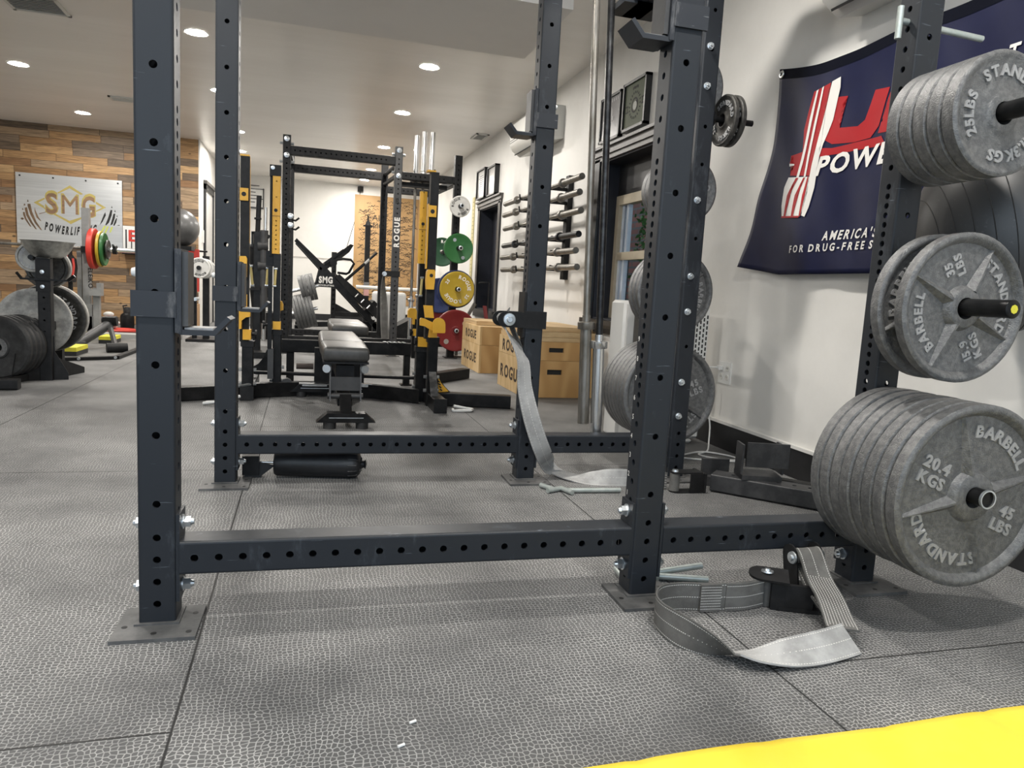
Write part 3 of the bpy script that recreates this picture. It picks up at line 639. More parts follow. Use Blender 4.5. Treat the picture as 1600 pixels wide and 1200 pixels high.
barsh = [(2.792, 1.474), (2.718, 1.462), (2.437, 1.462), (2.403, 1.415), (2.43, 1.425), (2.79, 1.436)]
Ssh = [(2.403, 1.634), (2.269, 1.623), (2.278, 1.59), (2.348, 1.592), (2.309, 1.526), (2.337, 1.466), (2.459, 1.476), (2.445, 1.517), (2.385, 1.52), (2.424, 1.58)]
rm = MB()
for p in (red, Ush, barsh, Ssh): cloth_poly(rm, p, .004)
rm.build('red_print', FRED, bn, 180)
ow = [(2.75, 1.742), (2.696, 1.748), (2.692, 1.704), (2.724, 1.58), (2.769, 1.489), (2.787, 1.424), (2.787, 1.305), (2.808, 1.22), (2.826, 1.181), (2.848, 1.189), (2.832, 1.258), (2.829, 1.405), (2.804, 1.529), (2.777, 1.641), (2.76, 1.712)]
lw = [(2.983, 1.373), (2.828, 1.357), (2.837, 1.249), (2.854, 1.185), (3.006, 1.197), (3.014, 1.248), (3.006, 1.33)]
w1 = [(2.856, 1.73), (2.843, 1.733), (2.869, 1.592), (2.896, 1.441), (2.911, 1.363), (2.928, 1.366), (2.914, 1.452), (2.886, 1.613)]
w2 = [(2.818, 1.734), (2.806, 1.738), (2.832, 1.585), (2.855, 1.443), (2.862, 1.362), (2.876, 1.363), (2.871, 1.454), (2.847, 1.597)]
wm = MB()
for p in (ow, lw, w1, w2, [(2.993, 1.437), (2.958, 1.431), (2.958, 1.424), (2.990, 1.424)]): cloth_poly(wm, p, .0062)
def ftxt(txt, y, z, h, bold, shear, wide, gap, slope=0.0):
    text(wm, txt, (0, 0, 0), (0, -1, 0), (0, 0, 1), h, 0, bold, gap, shear, wide, False, lambda a, b, d: flag_pt(y - a, z + b + slope * a, .0065))
wm.build('white_print', FWHITE, bn, 180); wm = MB()
ftxt('POWERLIFTING', 2.794, 1.357, .076, .035, .24, 1.20, .010)
wm.build('white_lettering', FWHITE, bn, 180); wm = MB()
ftxt("AMERICA'S", 2.700, 1.072, .037, .03, .22, .90, .011)
wm.build('white_lettering', FWHITE, bn, 180); wm = MB()
ftxt('FOR DRUG-FREE S', 2.912, 1.026, .031, .03, .10, .98, .0145)
wm.build('white_lettering', FWHITE, bn, 180); wm = MB()
ftxt('T', 1.93, 1.60, .05, .03, .1, .9, .01)
wm.build('white_lettering', FWHITE, bn, 180)
lr = [(2.928, 1.364), (2.91, 1.362), (2.955, 1.288), (2.968, 1.194), (2.986, 1.195), (2.973, 1.29)]
lr2 = [(2.875, 1.359), (2.862, 1.357), (2.897, 1.282), (2.903, 1.189), (2.92, 1.19), (2.914, 1.284)]
rm2 = MB()
for p in (lr, lr2, [(2.845, 1.36), (2.836, 1.358), (2.852, 1.27), (2.852, 1.186), (2.862, 1.186), (2.862, 1.28)], [(3.006, 1.199), (2.86, 1.188), (2.862, 1.180), (3.004, 1.190)]): cloth_poly(rm2, p, .0080)
rm2.build('red_stripe', FRED, bn, 180)
# ================================================================ front rack
w = .0762; X0 = -.3773; DX = 1.1705; EX = .6874; YFR = 1.6657; YRR = 2.8228; HT = 2.286
XS = {'L': X0, 'R': X0 + DX, 'P': X0 + DX + EX}
rack = thing('power_rack', 'charcoal square-tube power rack filling the foreground', 'rack', rk(.52, 2.28, 0))
zf = [.053, .104, .155, .205] + [.281 + .1524 * k for k in range(13)]
zs = [.053 + .0508 * k for k in range(9)] + [.510 + .0254 * k for k in range(25)] + [1.17 + .0508 * k for k in range(21)]
def bolt(p, ax, parent, L=.016, r=.0135, name='bolt', m=None):
    p = V(p); ax = V(ax).normalized(); b = MB(RK)
    b.cyl(p, p + ax * .003, r * 1.25, 16); b.cyl(p + ax * .003, p + ax * L, r, 6); b.cyl(p + ax * L, p + ax * (L + .007), r * .62, 10, r * .45)
    return b.build(name, m or ZINC, parent)
for kx, x in XS.items():
    for ky, y in (('F', YFR), ('R', YRR)):
        hf = [z - .008 for z in zf]; hs = [z - .008 for z in zs]
        m = MB(RK).htube((x + w / 2, y + w / 2, .008), (x + w / 2, y + w / 2, HT), (1, 0, 0), w, w, {'v-': hf, 'v+': hf, 'u+': hs, 'u-': hs}, .0082)
        m.build('upright', STEEL, rack)
        fp = MB(RK); fp.bb((x - .043, y - .073, 0), (x + w + .051, y + w + .012, .008))
        q = x + w / 2
        fp.prism([(x - .008, y - .008, .008), (x + w + .008, y - .008, .008), (x + w + .008, y + w + .004, .008), (x - .008, y + w + .004, .008)], (0, 0, .004))
        f = fp.build('foot_plate', DUSTY, rack)
        hb = MB(RK)
        for hx, hy in ((-.026, -.01), (w + .034, .045), (.04, -.047), (w + .034, -.047)): hb.cyl((x + hx, y + hy, .0078), (x + hx, y + hy, .0086), .0062, 14)
        hb.build('plate_hole', SLOT, f)
def beam(xa, xb, y, z, holes=True):
    a = (xa + .0075, y + w / 2, z); b = (xb - .0075, y + w / 2, z); n = int((xb - xa - .07) / .0508)
    hs = [.0381 - .0075 + .0508 * k for k in range(n + 1)]
    MB(RK).htube(a, b, (0, 0, 1), w, w, {'v+': hs, 'v-': hs} if holes else None, .0085).build('crossmember', STEEL, rack)
    for xe, s in ((xa, 1), (xb, -1)):
        br = MB(RK); x1 = xe + s * .0075
        br.bb((xe, y + .002, z - .100), (x1, y + w - .002, z + .100)); br.build('bracket', STEEL, rack)
        for zz in (z + .073, z - .073):
            bolt((x1, y + w / 2, zz), (s, 0, 0), rack, .018)
            bolt((xe - s * w, y + w / 2, zz), (-s, 0, 0), rack, .010)
beam(XS['L'] + w, XS['R'], YFR, .156); beam(XS['R'] + w, XS['P'], YFR, .156)
beam(XS['L'] + w, XS['R'], YRR, .156); beam(XS['R'] + w, XS['P'], YRR, .156)
for y in (YFR, YRR): MB(RK).htube((X0, y + w / 2, HT + w / 2), (XS['P'] + w, y + w / 2, HT + w / 2), (0, 0, 1), w, w).build('top_beam', STEEL, rack)
for x in XS.values(): MB(RK).htube((x + w / 2, YFR + w, HT + w / 2), (x + w / 2, YRR, HT + w / 2), (0, 0, 1), w, w).build('top_beam', STEEL, rack)
nm = MB(RK)                                   # hole numbers down the inner side of the near right upright
for k, t in enumerate(['1', '2', '3', '4', '5', '6', '7', '8', '9']):
    text(nm, t, (XS['R'] - .0006, YFR + w * .80, .281 + .0508 * (k - .3) - .0), (0, -1, 0), (0, 0, 1), .013, 0, .02)
nm.build('hole_number', STITCH, rack)
for z in (.282, .431, .735, .885, 1.201, 1.66, 1.816): bolt((XS['P'] + w / 2 - .01, YRR, z), (0, -1, 0), rack, .014, .0115)
bolt((XS['P'], YFR + .04, .085), (-1, 0, 0), rack, .018)
# plate pegs on the storage uprights
def peg(p, d, L, r=.0165, cap=None, holder=rack):
    b = MB(RK); p = V(p); d = V(d); b.cyl(p, p + d * .012, .036, 20); b.cyl(p + d * .012, p + d * L, r, 24); o = b.build('plate_peg', BLACK, holder)
    if cap: MB(RK).cyl(p + d * L, p + d * (L + .004), r * 1.02, 24).build('end_cap', cap, o)
    return o
px = XS['P'] + w / 2
peg((px, YFR, .360), (0, -1, 0), .350, .021)
MB(RK).lathe([(.0225, 0), (.0225, .006), (.019, .006)], (px, YFR - .350, .360), (0, -1, 0), 24).build('peg_ring', ZINC, rack)
pg = peg((px, YFR, .805), (0, -1, 0), .345, .021)
MB(RK).lathe([(.0215, 0), (.0215, .004), (.018, .006), (.0005, .006)], (px, YFR - .345, .805), (0, -1, 0), 24).build('end_cap', BLACK, pg)
b = MB(RK); b.lathe([(.0005, .0), (.0105, .0)], (px, YFR - .352, .805), (0, -1, 0), 8); b.build('sticker', YELB, pg)
peg((px, YFR, 1.258), (0, -1, 0), .40, .021)
peg((px, YRR + w, .360), (0, 1, 0), .34, .02); peg((px, YRR + w, .818), (0, 1, 0), .34, .02); peg((px, YRR + w, 1.262), (0, 1, 0), .34, .02)
peg((px, YRR + w, 1.70), (0, 1, 0), .30, .02); peg((XS['P'] + w, YRR + w / 2, 1.545), (1, 0, 0), .20, .0125)
# loose pin through the top of the storage upright
pn = thing('rack_pin', 'short steel pin through the storage upright, in front of the navy banner', 'pin', rk(px, YFR + .04, 1.53))
MB(RK).cyl((XS['P'] - .030, YFR + .04, 1.545), (XS['P'] + w + .170, YFR + .04, 1.535), .0085, 14).build('shaft', PINM, pn)
MB(RK).cyl((XS['P'] - .030, YFR + .035, 1.497), (XS['P'] - .030, YFR + .035, 1.578), .0085, 14).build('handle', PINM, pn)
# ---------------------------------------------------------------- bar cups
def jcup(xu, y, zb, s, label):
    """xu: face of the upright the cup sits on, s: +1 points right, -1 points left"""
    t = thing('bar_cup', label, 'bar cup', rk(xu, y + w / 2, zb), 'bar cups on the front rack')
    yc = y + w / 2; xo = xu - s * w
    c = MB(RK); z0, z1 = zb + .036, zb + .090
    a, b2 = sorted((xo - s * .007, xu + s * .004)); c.bb((a, y - .008, z0), (b2, y - .001, z1)); c.build('collar', STEEL2, t)
    MB(RK).bb((a, y + w + .001, z0), (b2, y + w + .008, z1)).build('collar', STEEL2, t)
    q = MB(RK); a, b2 = sorted((xu + s * .001, xu + s * .014)); q.bb((a, y - .006, zb + .004), (b2, y + w + .006, zb + .180)); q.build('back_plate', STEEL2, t)
    q = MB(RK); a, b2 = sorted((xu + s * .014, xu + s * .026)); q.bb((a, y + .002, zb + .018), (b2, y + w - .002, zb + .175)); q.build('liner', GREYM, t)
    P = [(.001, .03), (.001, .012), (.006, .003), (.014, 0), (.080, 0), (.112, .036), (.104, .042), (.076, .011), (.016, .011), (.013, .03)]
    h = MB(RK).prism([(xu + s * px_, y - .004, zb + pz) for px_, pz in P], (0, w + .008, 0)); h.build('hook', STEEL2, t)
    q = MB(RK).prism([(xu + s * px_, y + .006, zb + pz) for px_, pz in ((.018, .0112), (.076, .0112), (.0745, .0155), (.018, .0155))], (0, w - .012, 0)); q.build('hook_pad', mat('scuffed_pad', (.16, .16, .16), .5, .2, (.35, .35, .35), 40, .8), t)
    MB(RK).cyl((xo, yc, zb + .127), (xo - s * .014, yc, zb + .127), .0125, 16, .008).build('pin_head', WHITEPL, t)
    return t
jcup(XS['L'] + w, YFR, .652, 1, 'scuffed bar cup on the near left upright, pointing right')
jcup(XS['L'] + w, YRR, .652, 1, 'scuffed bar cup on the rear left upright, pointing right')
jcup(XS['R'], YRR, 1.384, -1, 'scuffed bar cup on the rear right upright, pointing left')
jcup(XS['R'], YFR, 1.388, -1, 'large bar cup at the top of the near right upright, pointing left')
# ---------------------------------------------------------------- iron plates
FR, FU = V((1, 0, 0)), V((0, 0, 1))           # prototypes face -Y at the origin
def iron_plate(name, label, group, R, th, kind, m=IRON):
    t = thing(name, label, 'weight plate', (0, 0, 0), group); ax = V((0, 1, 0)); h = R * .24
    rim = R * .085; rec = .016 if kind != '25' else .010
    prof = [(.0262, 0), (h, 0), (h + .004, .003), (h + .012, rec), (R - rim - .010, rec), (R - rim - .002, .004), (R - rim + .004, 0), (R - .006, 0), (R, .005), (R, th - .005), (R - .006, th), (R - rim, th), (R - rim - .008, th - rec + .002), (h + .012, th - rec + .002), (h, th), (.0262, th), (.0262, 0)]
    if kind == '25': prof = [(.0262, 0), (h + .004, 0), (h + .010, .003), (h + .016, .007), (R - rim - .012, .007), (R - rim - .004, .003), (R - rim + .002, 0), (R - .006, 0), (R, .005), (R, th - .005), (R - .006, th), (R - rim, th), (R - rim - .008, th - .006), (h + .012, th - .006), (h, th), (.0262, th), (.0262, 0)]
    MB().lathe(prof, (0, 0, 0), ax, 56).build('disc', m, t)
    L = MB(); c = V((0, rec if kind != '25' else .007, 0))
    if kind != '25':
        rb = MB(); a0 = 14 if kind == '45' else 154
        for k in range(4):
            a = math.radians(a0 + 90 * k); e = FR * math.cos(a) + FU * math.sin(a); s = -FR * math.sin(a) + FU * math.cos(a); r0 = h + .002; r1 = R - rim - .006
            B = [e * r0 + s * .019, e * r0 - s * .019, e * r1 - s * .006, e * r1 + s * .006]
            T_ = [e * r0 + s * .003, e * r0 - s * .003, e * r1 - s * .001, e * r1 + s * .001]
            y0 = V((0, rec + .001, 0)); y1 = V((0, -.002, 0)); y2 = V((0, rec - .007, 0))
            rb.add([p + y0 for p in B] + [T_[0] + y1, T_[1] + y1, T_[2] + y2, T_[3] + y2], [(0, 1, 5, 4), (1, 2, 6, 5), (2, 3, 7, 6), (3, 0, 4, 7), (4, 5, 6, 7)])
        rb.build('spoke', m, t, 20)
        d = a0 - 14; hh = R * .124
        text_arc(L, 'BARBELL', c, FR, FU, R * .645, 59 + d, hh, .004, .040, hh * .17); L.build('lettering', IRONL, t, 60); L = MB()
        text_arc(L, 'STANDARD', c, FR, FU, R * .645, 239 + d, hh, .004, .040, hh * .17); L.build('lettering', IRONL, t, 60); L = MB()
        bl = math.radians(-22 + d); r_ = FR * math.cos(bl) + FU * math.sin(bl); u_ = -FR * math.sin(bl) + FU * math.cos(bl)
        for (t1, t2), an in (((('20.4', 'KGS') if kind == '45' else ('15.9', 'KGS')), 152), ((('45', 'LBS') if kind == '45' else ('35', 'LBS')), 332)):
            a = math.radians(an + d); cc = (FR * math.cos(a) + FU * math.sin(a)) * R * .57
            text(L, t1, c + cc + u_ * R * .02, r_, u_, R * .120, .004, .042); text(L, t2, c + cc - u_ * R * .15, r_, u_, R * .120, .004, .042)
            if an == 152: L.build('lettering', IRONL, t, 60); L = MB()
    else:
        hh = R * .17
        text_arc(L, 'STANDARD', c, FR, FU, R * .60, 66, hh, .004, .042, hh * .2); L.build('lettering', IRONL, t, 60); L = MB(); text_arc(L, '25LBS', c, FR, FU, R * .60, 186, hh, .004, .042, hh * .16); L.build('lettering', IRONL, t, 60); L = MB(); text_arc(L, '11.3KGS', c, FR, FU, R * .60, 290, hh, .004, .042, hh * .16)
    L.build('lettering', IRONL, t, 60)
    return t
ORD = ['frontmost', 'second from the front', 'third from the front', 'fourth from the front', 'fifth from the front', 'sixth from the front', 'seventh from the front', 'rearmost']
def ordi(i, n): return 'rearmost' if i == n - 1 and n > 1 else ORD[i]
p45 = iron_plate('weight_plate', 'x', 'grey plates on the low front peg', .225, .0375, '45')
p35 = iron_plate('weight_plate', 'x', 'grey plates on the middle front peg', .183, .034, '35')
p25 = iron_plate('weight_plate', 'x', 'grey plates on the high front peg', .142, .041, '25')
used = set()
def place(proto, x, y, z, roll, label, group, rot=None):
    loc = rk(x, y, z); r = rot or (0, math.radians(roll), -TH)
    if proto.name not in used:
        used.add(proto.name); o = proto; o.location = loc; o.rotation_euler = r; o['label'] = label; o['group'] = group; return o
    return dup(proto, loc, r, label, group)
for i in range(8): place(p45, 1.517 + (0 if i == 0 else random.uniform(-.003, .003)), 1.345 + i * .0390, .360 - .005 + (0 if i == 0 else random.uniform(-.002, .002)), 0 if i == 0 else random.uniform(0, 360), ordi(i, 8) + ' of the eight big grey plates stacked low on the right', 'grey plates on the low front peg')
place(p35, 1.517, 1.440, .802, 0, 'grey thirty-five pound plate in front on the middle right peg', 'grey plates on the middle front peg')
place(p35, 1.517, 1.520, .802, 40, 'grey plate behind the thirty-five pound plate, middle right peg', 'grey plates on the middle front peg')
for i in range(5): place(p25, 1.517, 1.408 + i * .0425, 1.254, 0 if i == 0 else random.uniform(0, 360), ordi(i, 5) + ' of five smaller grey plates on the top right peg', 'grey plates on the high front peg')
for i in range(7): place(p45, 1.517, 2.925 + i * .0395, .360, -44 if i == 0 else 70 * i, ordi(i, 7) + ' of the big grey plates low behind the near right upright', 'grey plates on the low rear peg')
for i in range(3): place(p35, 1.517, 2.955 + i * .039, .815, -150 if i == 0 else 80 * i, ordi(i, 3) + ' of three grey plates behind the near right upright, beside the window', 'grey plates on the middle rear peg')
for i in range(4): place(p25, 1.517, 2.93 + i * .0425, 1.259, 20 * i, ordi(i, 4) + ' of four grey plates behind the near right upright, window height', 'grey plates on the upper rear peg')
place(p25, 1.517, 2.95, 1.697, 30, 'dark plate mostly hidden behind the top of the storage upright', 'grey plate on the top rear peg')
small = iron_plate('weight_plate', 'x', 'g', .105, .024, '25', IRONB)
place(small, 1.612, YRR + w / 2, 1.543, 0, 'left of two small black plates hanging against the white wall', 'small black plates on the side peg', (0, 0, -TH - PI / 2))
place(small, 1.646, YRR + w / 2, 1.543, 0, 'right of two small black plates hanging against the white wall', 'small black plates on the side peg', (0, 0, -TH - PI / 2))
# grey exercise ball wedged above the plates
bc = at(1560, 365, 1.69)
ball = thing('exercise_ball', 'large dusty grey exercise ball between the plates and the wall', 'ball', bc)
br = .270
SQ = Matrix.Translation(bc) @ Matrix.Diagonal((.236 / br, .225 / br, .30 / br, 1)) @ Matrix.Translation(-bc)
MB(SQ).sphere(bc, br, 56, 36).build('shell', BALLM, ball)
rg = MB(SQ)
for k in range(-5, 6):
    a = k * .20; rg.lathe([(br * math.cos(a - .006) + .0002, br * math.sin(a - .006)), (br * math.cos(a) + .0016, br * math.sin(a)), (br * math.cos(a + .006) + .0002, br * math.sin(a + .006))], bc, (.86, -.42, .28), 64)
rg.build('ridge', RUBB, ball)
# ---------------------------------------------------------------- safety straps
def ribbon(pts, wd, wid, th, name, m, parent, lines=None, lm=None, sub=6):
    """smooth band: centre points, width directions"""
    P = [V(p) for p in pts]; D = [V(d).normalized() for d in wd]; n = len(P); path = []; dirs = []
    def cr(a, b, c, d, t): return ((b * 2) + (c - a) * t + (a * 2 - b * 5 + c * 4 - d) * t * t + (b * 3 - a - c * 3 + d) * t * t * t) * .5
    for i in range(n - 1):
        for k in range(sub):
            t = k / sub; a, b_, c, d = max(i - 1, 0), i, i + 1, min(i + 2, n - 1)
            path.append(cr(P[a], P[b_], P[c], P[d], t)); dirs.append(cr(D[a], D[b_], D[c], D[d], t).normalized())
    path.append(P[-1]); dirs.append(D[-1]); offs = []; nrm = []
    for i, p in enumerate(path):
        tg = (path[min(i + 1, len(path) - 1)] - path[max(i - 1, 0)]).normalized(); nn = tg.cross(dirs[i]).normalized(); dd = nn.cross(tg).normalized()
        if dd.dot(dirs[i]) < 0: dd = -dd
        dirs[i] = dd; nrm.append(nn); hw = wid / 2
        offs.append([dd * -hw + nn * th / 2, dd * hw + nn * th / 2, dd * hw - nn * th / 2, dd * -hw - nn * th / 2])
    o = MB().sweep(path, offs).build(name, m, parent, 50)
    if lines:
        lb = MB()
        for f, i0, i1 in lines:
            for i in range(max(0, int(i0 * (len(path) - 1))), int(i1 * (len(path) - 1))):
                for sd in (1, -1):
                    if (i % 1): continue
                    q = []
                    for j in (i, i + 1):
                        cpt = path[j] + dirs[j] * (f * wid / 2) + nrm[j] * (sd * (th / 2 + .0006)); q.append((cpt, dirs[j] * .0009))
                    for (u0, u1) in ((.0, .30), (.5, .80)):
                        c0 = q[0][0].lerp(q[1][0], u0); c1 = q[0][0].lerp(q[1][0], u1)
                        lb.add([c0 - q[0][1], c0 + q[0][1], c1 + q[1][1], c1 - q[1][1]], [(0, 1, 2, 3)])
        lb.build('stitching', STITCH, o)
    return o
def plate_u(mb, c, ax, pl, size, gap, th):
    """pair of rounded plates normal to ax, centred c, long direction pl"""
    c = V(c); ax = V(ax).normalized(); pl = V(pl).normalized(); pw = ax.cross(pl)
    for s in (-1, 1):
        o = c + ax * s * gap / 2; pts = []
        for k in range(9): a = PI / 2 + PI * k / 8; pts.append(o + pl * (-size[0] * .2 + size[1] / 2 * math.cos(a)) + pw * size[1] / 2 * math.sin(a))
        pts += [o + pl * size[0] * .8 - pw * size[1] / 2, o + pl * size[0] * .8 + pw * size[1] / 2]
        mb.prism(pts, ax * th * s)
# strap hanging from the rear right upright
s1 = thing('safety_strap', 'grey safety strap hanging from the rear right upright down to the floor', 'strap', rk(.74, 2.80, 0))
rc = rk(.722, YRR + .034, .668)
bk = MB(); plate_u(bk, rc, (0, 1, 0), (1, 0, 0), (.080, .062), .082, .006); bk.build('bracket', BLACKM, s1)
q = MB(RK); q.bb((XS['R'] - .010, YRR - .006, .60), (XS['R'] - .001, YRR + w + .006, .78)); q.bb((XS['R'] - .01, YRR - .009, .635), (XS['R'] + w + .01, YRR - .002, .705)); q.build('mount_plate', BLACKM, s1)
q = MB(); q.cyl(rc - V((0, .054, 0)), rc + V((0, .054, 0)), .008, 14); q.lathe([(.0005, .010), (.010, .010), (.013, .004), (.024, .003), (.026, 0), (.026, -.004)], rc - V((0, .050, 0)), (0, -1, 0), 20); q.build('roller_bolt', ZINC, s1)
dn = [rc + V((-.016, 0, .018)), rc + V((-.022, 0, -.01)), at(815, 556, 2.79), at(820, 605, 2.77), at(831, 655, 2.75), at(847, 703, 2.77), V((1.045, 2.90, .028)), V((1.11, 2.80, .013)), V((1.18, 2.745, .022)), V((1.25, 2.71, .034)), V((1.32, 2.685, .037)), V((1.45, 2.635, .038))]
wd = [(0, 1, 0), (0, 1, 0), (.75, .6, 0), (.92, .35, .05), (.97, .15, .15), (.95, .2, .22), (.75, .62, .12), (.35, .9, .15), (.10, .72, .62), (0, .25, .95), (0, 0, 1), (0, 0, 1)]
ribbon(dn, wd, .072, .004, 'webbing', STRAPL, s1, [(-.86, 0, 1), (.86, 0, 1), (0, 0, 1)])
ribbon([rc + V((.0, 0, .024)), rc + V((.010, 0, .0)), at(818, 560, 2.86), at(822, 600, 2.83)], [(0, 1, 0)] * 3 + [(.4, .8, 0)], .070, .004, 'webbing_tail', STRAPD, s1, [(-.8, 0, 1), (.8, 0, 1)])
ribbon([V((1.31, 2.679, .038)), V((1.38, 2.655, .038)), V((1.455, 2.628, .038))], [(0, 0, 1)] * 3, .070, .004, 'sewn_end', STRAPD, s1, [(f, 0, 1) for f in (-.8, -.5, -.2, .1, .4, .7)])
ec = V((1.475, 2.60, .042))
bk = MB(); plate_u(bk, ec + V((.03, 0, 0)), (0, 0, 1), (1, .0, 0), (.10, .06), .078, .005); bk.bb((1.53, 2.565, .002), (1.60, 2.572, .082)); bk.bb((1.59, 2.56, .002), (1.60, 2.66, .082)); bk.build('end_bracket', BLACKM, s1)
q = MB(); q.cyl(ec - V((0, 0, .036)), ec + V((0, 0, .036)), .021, 20); q.build('roller', STRAPD, s1)
q = MB(); q.lathe([(.014, 0), (.012, .007), (.0005, .008)], ec + V((0, 0, .044)), (0, 0, 1), 14); q.build('bolt', ZINC, s1)
# strap curled on the floor in front
s2 = thing('safety_strap', 'grey safety strap curled in a loop on the floor beside the near upright', 'strap', (1.05, 1.45, 0))
A = V((1.180, 1.560, .042))
lo = [A + V((-.018, -.012, 0)), V((1.09, 1.538, .040)), V((1.00, 1.543, .040)), V((.925, 1.558, .040)), V((.868, 1.548, .040)), V((.832, 1.505, .040)), V((.822, 1.452, .040)), V((.838, 1.388, .037)), V((.872, 1.335, .032)), V((.918, 1.298, .022)), V((.975, 1.285, .018)), V((1.06, 1.278, .024)), V((1.145, 1.285, .027)), V((1.235, 1.308, .026))]
ld = [(0, 0, 1)] * 6 + [(0, .05, 1), (.12, .16, 1), (-.15, -.25, .9), (-.48, -.76, .44), (-.35, -.90, .10), (-.15, -.86, -.42), (-.12, -.80, -.55), (-.55, -.70, -.42)]
ribbon(lo[:10], ld[:10], .074, .004, 'webbing_left', STRAPD, s2, [(-.86, 0, 1), (.86, 0, 1), (0, 0, 1)])
ribbon(lo[9:], ld[9:], .076, .004, 'webbing_front', STRAPL, s2, [(-.86, 0, 1), (.86, 0, 1), (0, 0, 1)])
ribbon([A + V((-.02, -.017, 0)), V((1.10, 1.533, .040)), V((1.045, 1.536, .040))], [(0, 0, 1)] * 3, .072, .003, 'sewn_end', STRAPD, s2, [(-.8, 0, 1), (.0, 0, 1), (.8, 0, 1)])
ribbon([V((1.03, 1.535, .040)), V((1.0, 1.538, .040)), V((.975, 1.540, .040))], [(0, 0, 1)] * 3, .072, .0045, 'sewn_band', STRAPD, s2, [(f, 0, 1) for f in (-.8, -.6, -.4, -.2, 0, .2, .4, .6, .8)])
B = V((1.312, 1.580, .118)); rx = V((.985, .06, 0)).normalized()
up_ = [B + V((0, .022, -.004)), B + V((0, .006, .020)), B + V((-.004, -.020, .016)), V((1.292, 1.50, .092)), V((1.272, 1.43, .068)), V((1.246, 1.365, .046)), V((1.228, 1.328, .040))]
ribbon(up_, [rx] * 5 + [V((.97, .16, .05)), V((.96, .2, .06))], .074, .005, 'webbing_right', STRAPD, s2, [(-.88, 0, 1), (.88, 0, 1), (0, 0, .5)] + [(f, .5, .95) for f in (-.7, -.5, -.3, -.1, .1, .3, .5, .7)])
ribbon([B + V((0, .02, -.01)), B + V((0, .0, -.024)), V((1.30, 1.51, .055)), V((1.285, 1.42, .030))], [rx] * 4, .066, .004, 'webbing_under', STRAPD, s2, [(-.9, 0, 1), (.9, 0, 1)])
bk = MB(); plate_u(bk, B + V((0, .012, -.012)), rx, (0, -.25, -1), (.088, .052), .078, .005); bk.bb((1.285, 1.545, .0), (1.375, 1.60, .042)); bk.build('bracket', BLACKM, s2)
for sgn in (-1, 1):
    c = B + rx * sgn * .045; MB().lathe([(.017, 0), (.016, .004), (.009, .005), (.008, .010), (.0005, .011)], c, rx * sgn, 16).build('bolt', ZINC, s2)
MB().cyl(B - rx * .038, B + rx * .038, .016, 16).build('roller', STRAPD, s2)
bk = MB(); plate_u(bk, A, (-.10, -.16, 1), (.8, -.5, 0), (.066, .068), .084, .006); bk.box((1.225, 1.512, .036), (.105, .012, .070), Matrix.Rotation(-.42, 3, 'Z')); bk.box((1.25, 1.525, .006), (.10, .06, .010), Matrix.Rotation(-.42, 3, 'Z')); bk.build('end_bracket', BLACKM, s2)
MB().cyl(A - V((0, 0, .04)), A + V((0, 0, .04)), .018, 18).build('roller', STRAPD, s2)
MB().lathe([(.0165, 0), (.0155, .004), (.009, .0045), (.007, .009), (.0005, .010)], A + V((0, 0, .048)), (0.05, .08, 1), 16).build('bolt', ZINC, s2)
# pins on the floor
def pin(a, b, label, hd):
    a = V(a); b = V(b); t = thing('rack_pin', label, 'pin', (a + b) / 2 * 1.0, 'loose pins on the floor')
    MB().cyl(a, b, .0095, 14).build('shaft', PINM, t); d = V(hd).normalized() * .036; MB().cyl(a - d, a + d, .0100, 14).build('handle', PINM, t)
pin((1.01, 2.615, .012), (1.235, 2.60, .012), 'steel T-handled pin on the floor behind the near right upright', (-.35, .9, 0))
pin((.965, 2.632, .0115), (.930, 2.70, .0115), 'short steel pin lying left of the T-handled pin', (.9, .4, 0))
pin((.868, 1.785, .012), (1.10, 1.708, .012), 'steel pin on the floor at the foot of the near right upright', (.1, .9, 0))
pin((.955, 1.775, .012), (1.112, 1.765, .030), 'steel pin crossing behind the front one beside the curled strap', (.0, .3, .05))
# ---------------------------------------------------------------- roller pad on the floor
rl = thing('roller_pad', 'black padded roller on a steel rod lying under the rear crossmember', 'roller', (.05, 2.93, 0))
a = V((-.100, 2.950, .056)); b = V((.225, 2.905, .056)); ax = (b - a).normalized()
pr = [(.012, 0), (.047, .0), (.052, .008), (.053, .06), (.054, .15), (.055, .25), (.056, .295), (.052, .318), (.040, .330), (.018, .334), (.014, .346), (.020, .352), (.004, .356)]
MB().lathe(pr, a, ax, 36).build('pad_cover', PADV, rl)
fo = MB()
for k in range(14):
    an = 2 * PI * k / 14; u = ax.orthogonal().normalized(); v_ = ax.cross(u); e = u * math.cos(an) + v_ * math.sin(an)
    fo.tube([a + ax * .285 + e * .0555, a + ax * .318 + e * .051, a + ax * .336 + e * .022], .0028, 5)
fo.build('gather', PADV, rl)
MB().cyl(a - ax * .062, a + ax * .01, .0065, 14).build('rod', CHROME, rl)
MB().lathe([(.0065, -.004), (.020, -.004), (.021, .0), (.021, .004), (.012, .006)], a, ax, 20).build('end_cap', ZINC, rl)
mk = MB(); mk.bb((-.222, 2.925, .012), (-.160, 2.985, .088)); mk.add([(-.222, 2.93, .0), (-.16, 2.93, .0), (-.10, 2.945, .045), (-.16, 2.945, .06), (-.222, 2.975, 0), (-.16, 2.975, 0)], [(0, 1, 2, 3), (4, 5, 1, 0), (5, 2, 1), (4, 0, 3), (4, 3, 2, 5)]); mk.cyl((-.19, 2.955, .0), (-.19, 2.955, .014), .02, 12); mk.build('mount', BLACKM, rl)
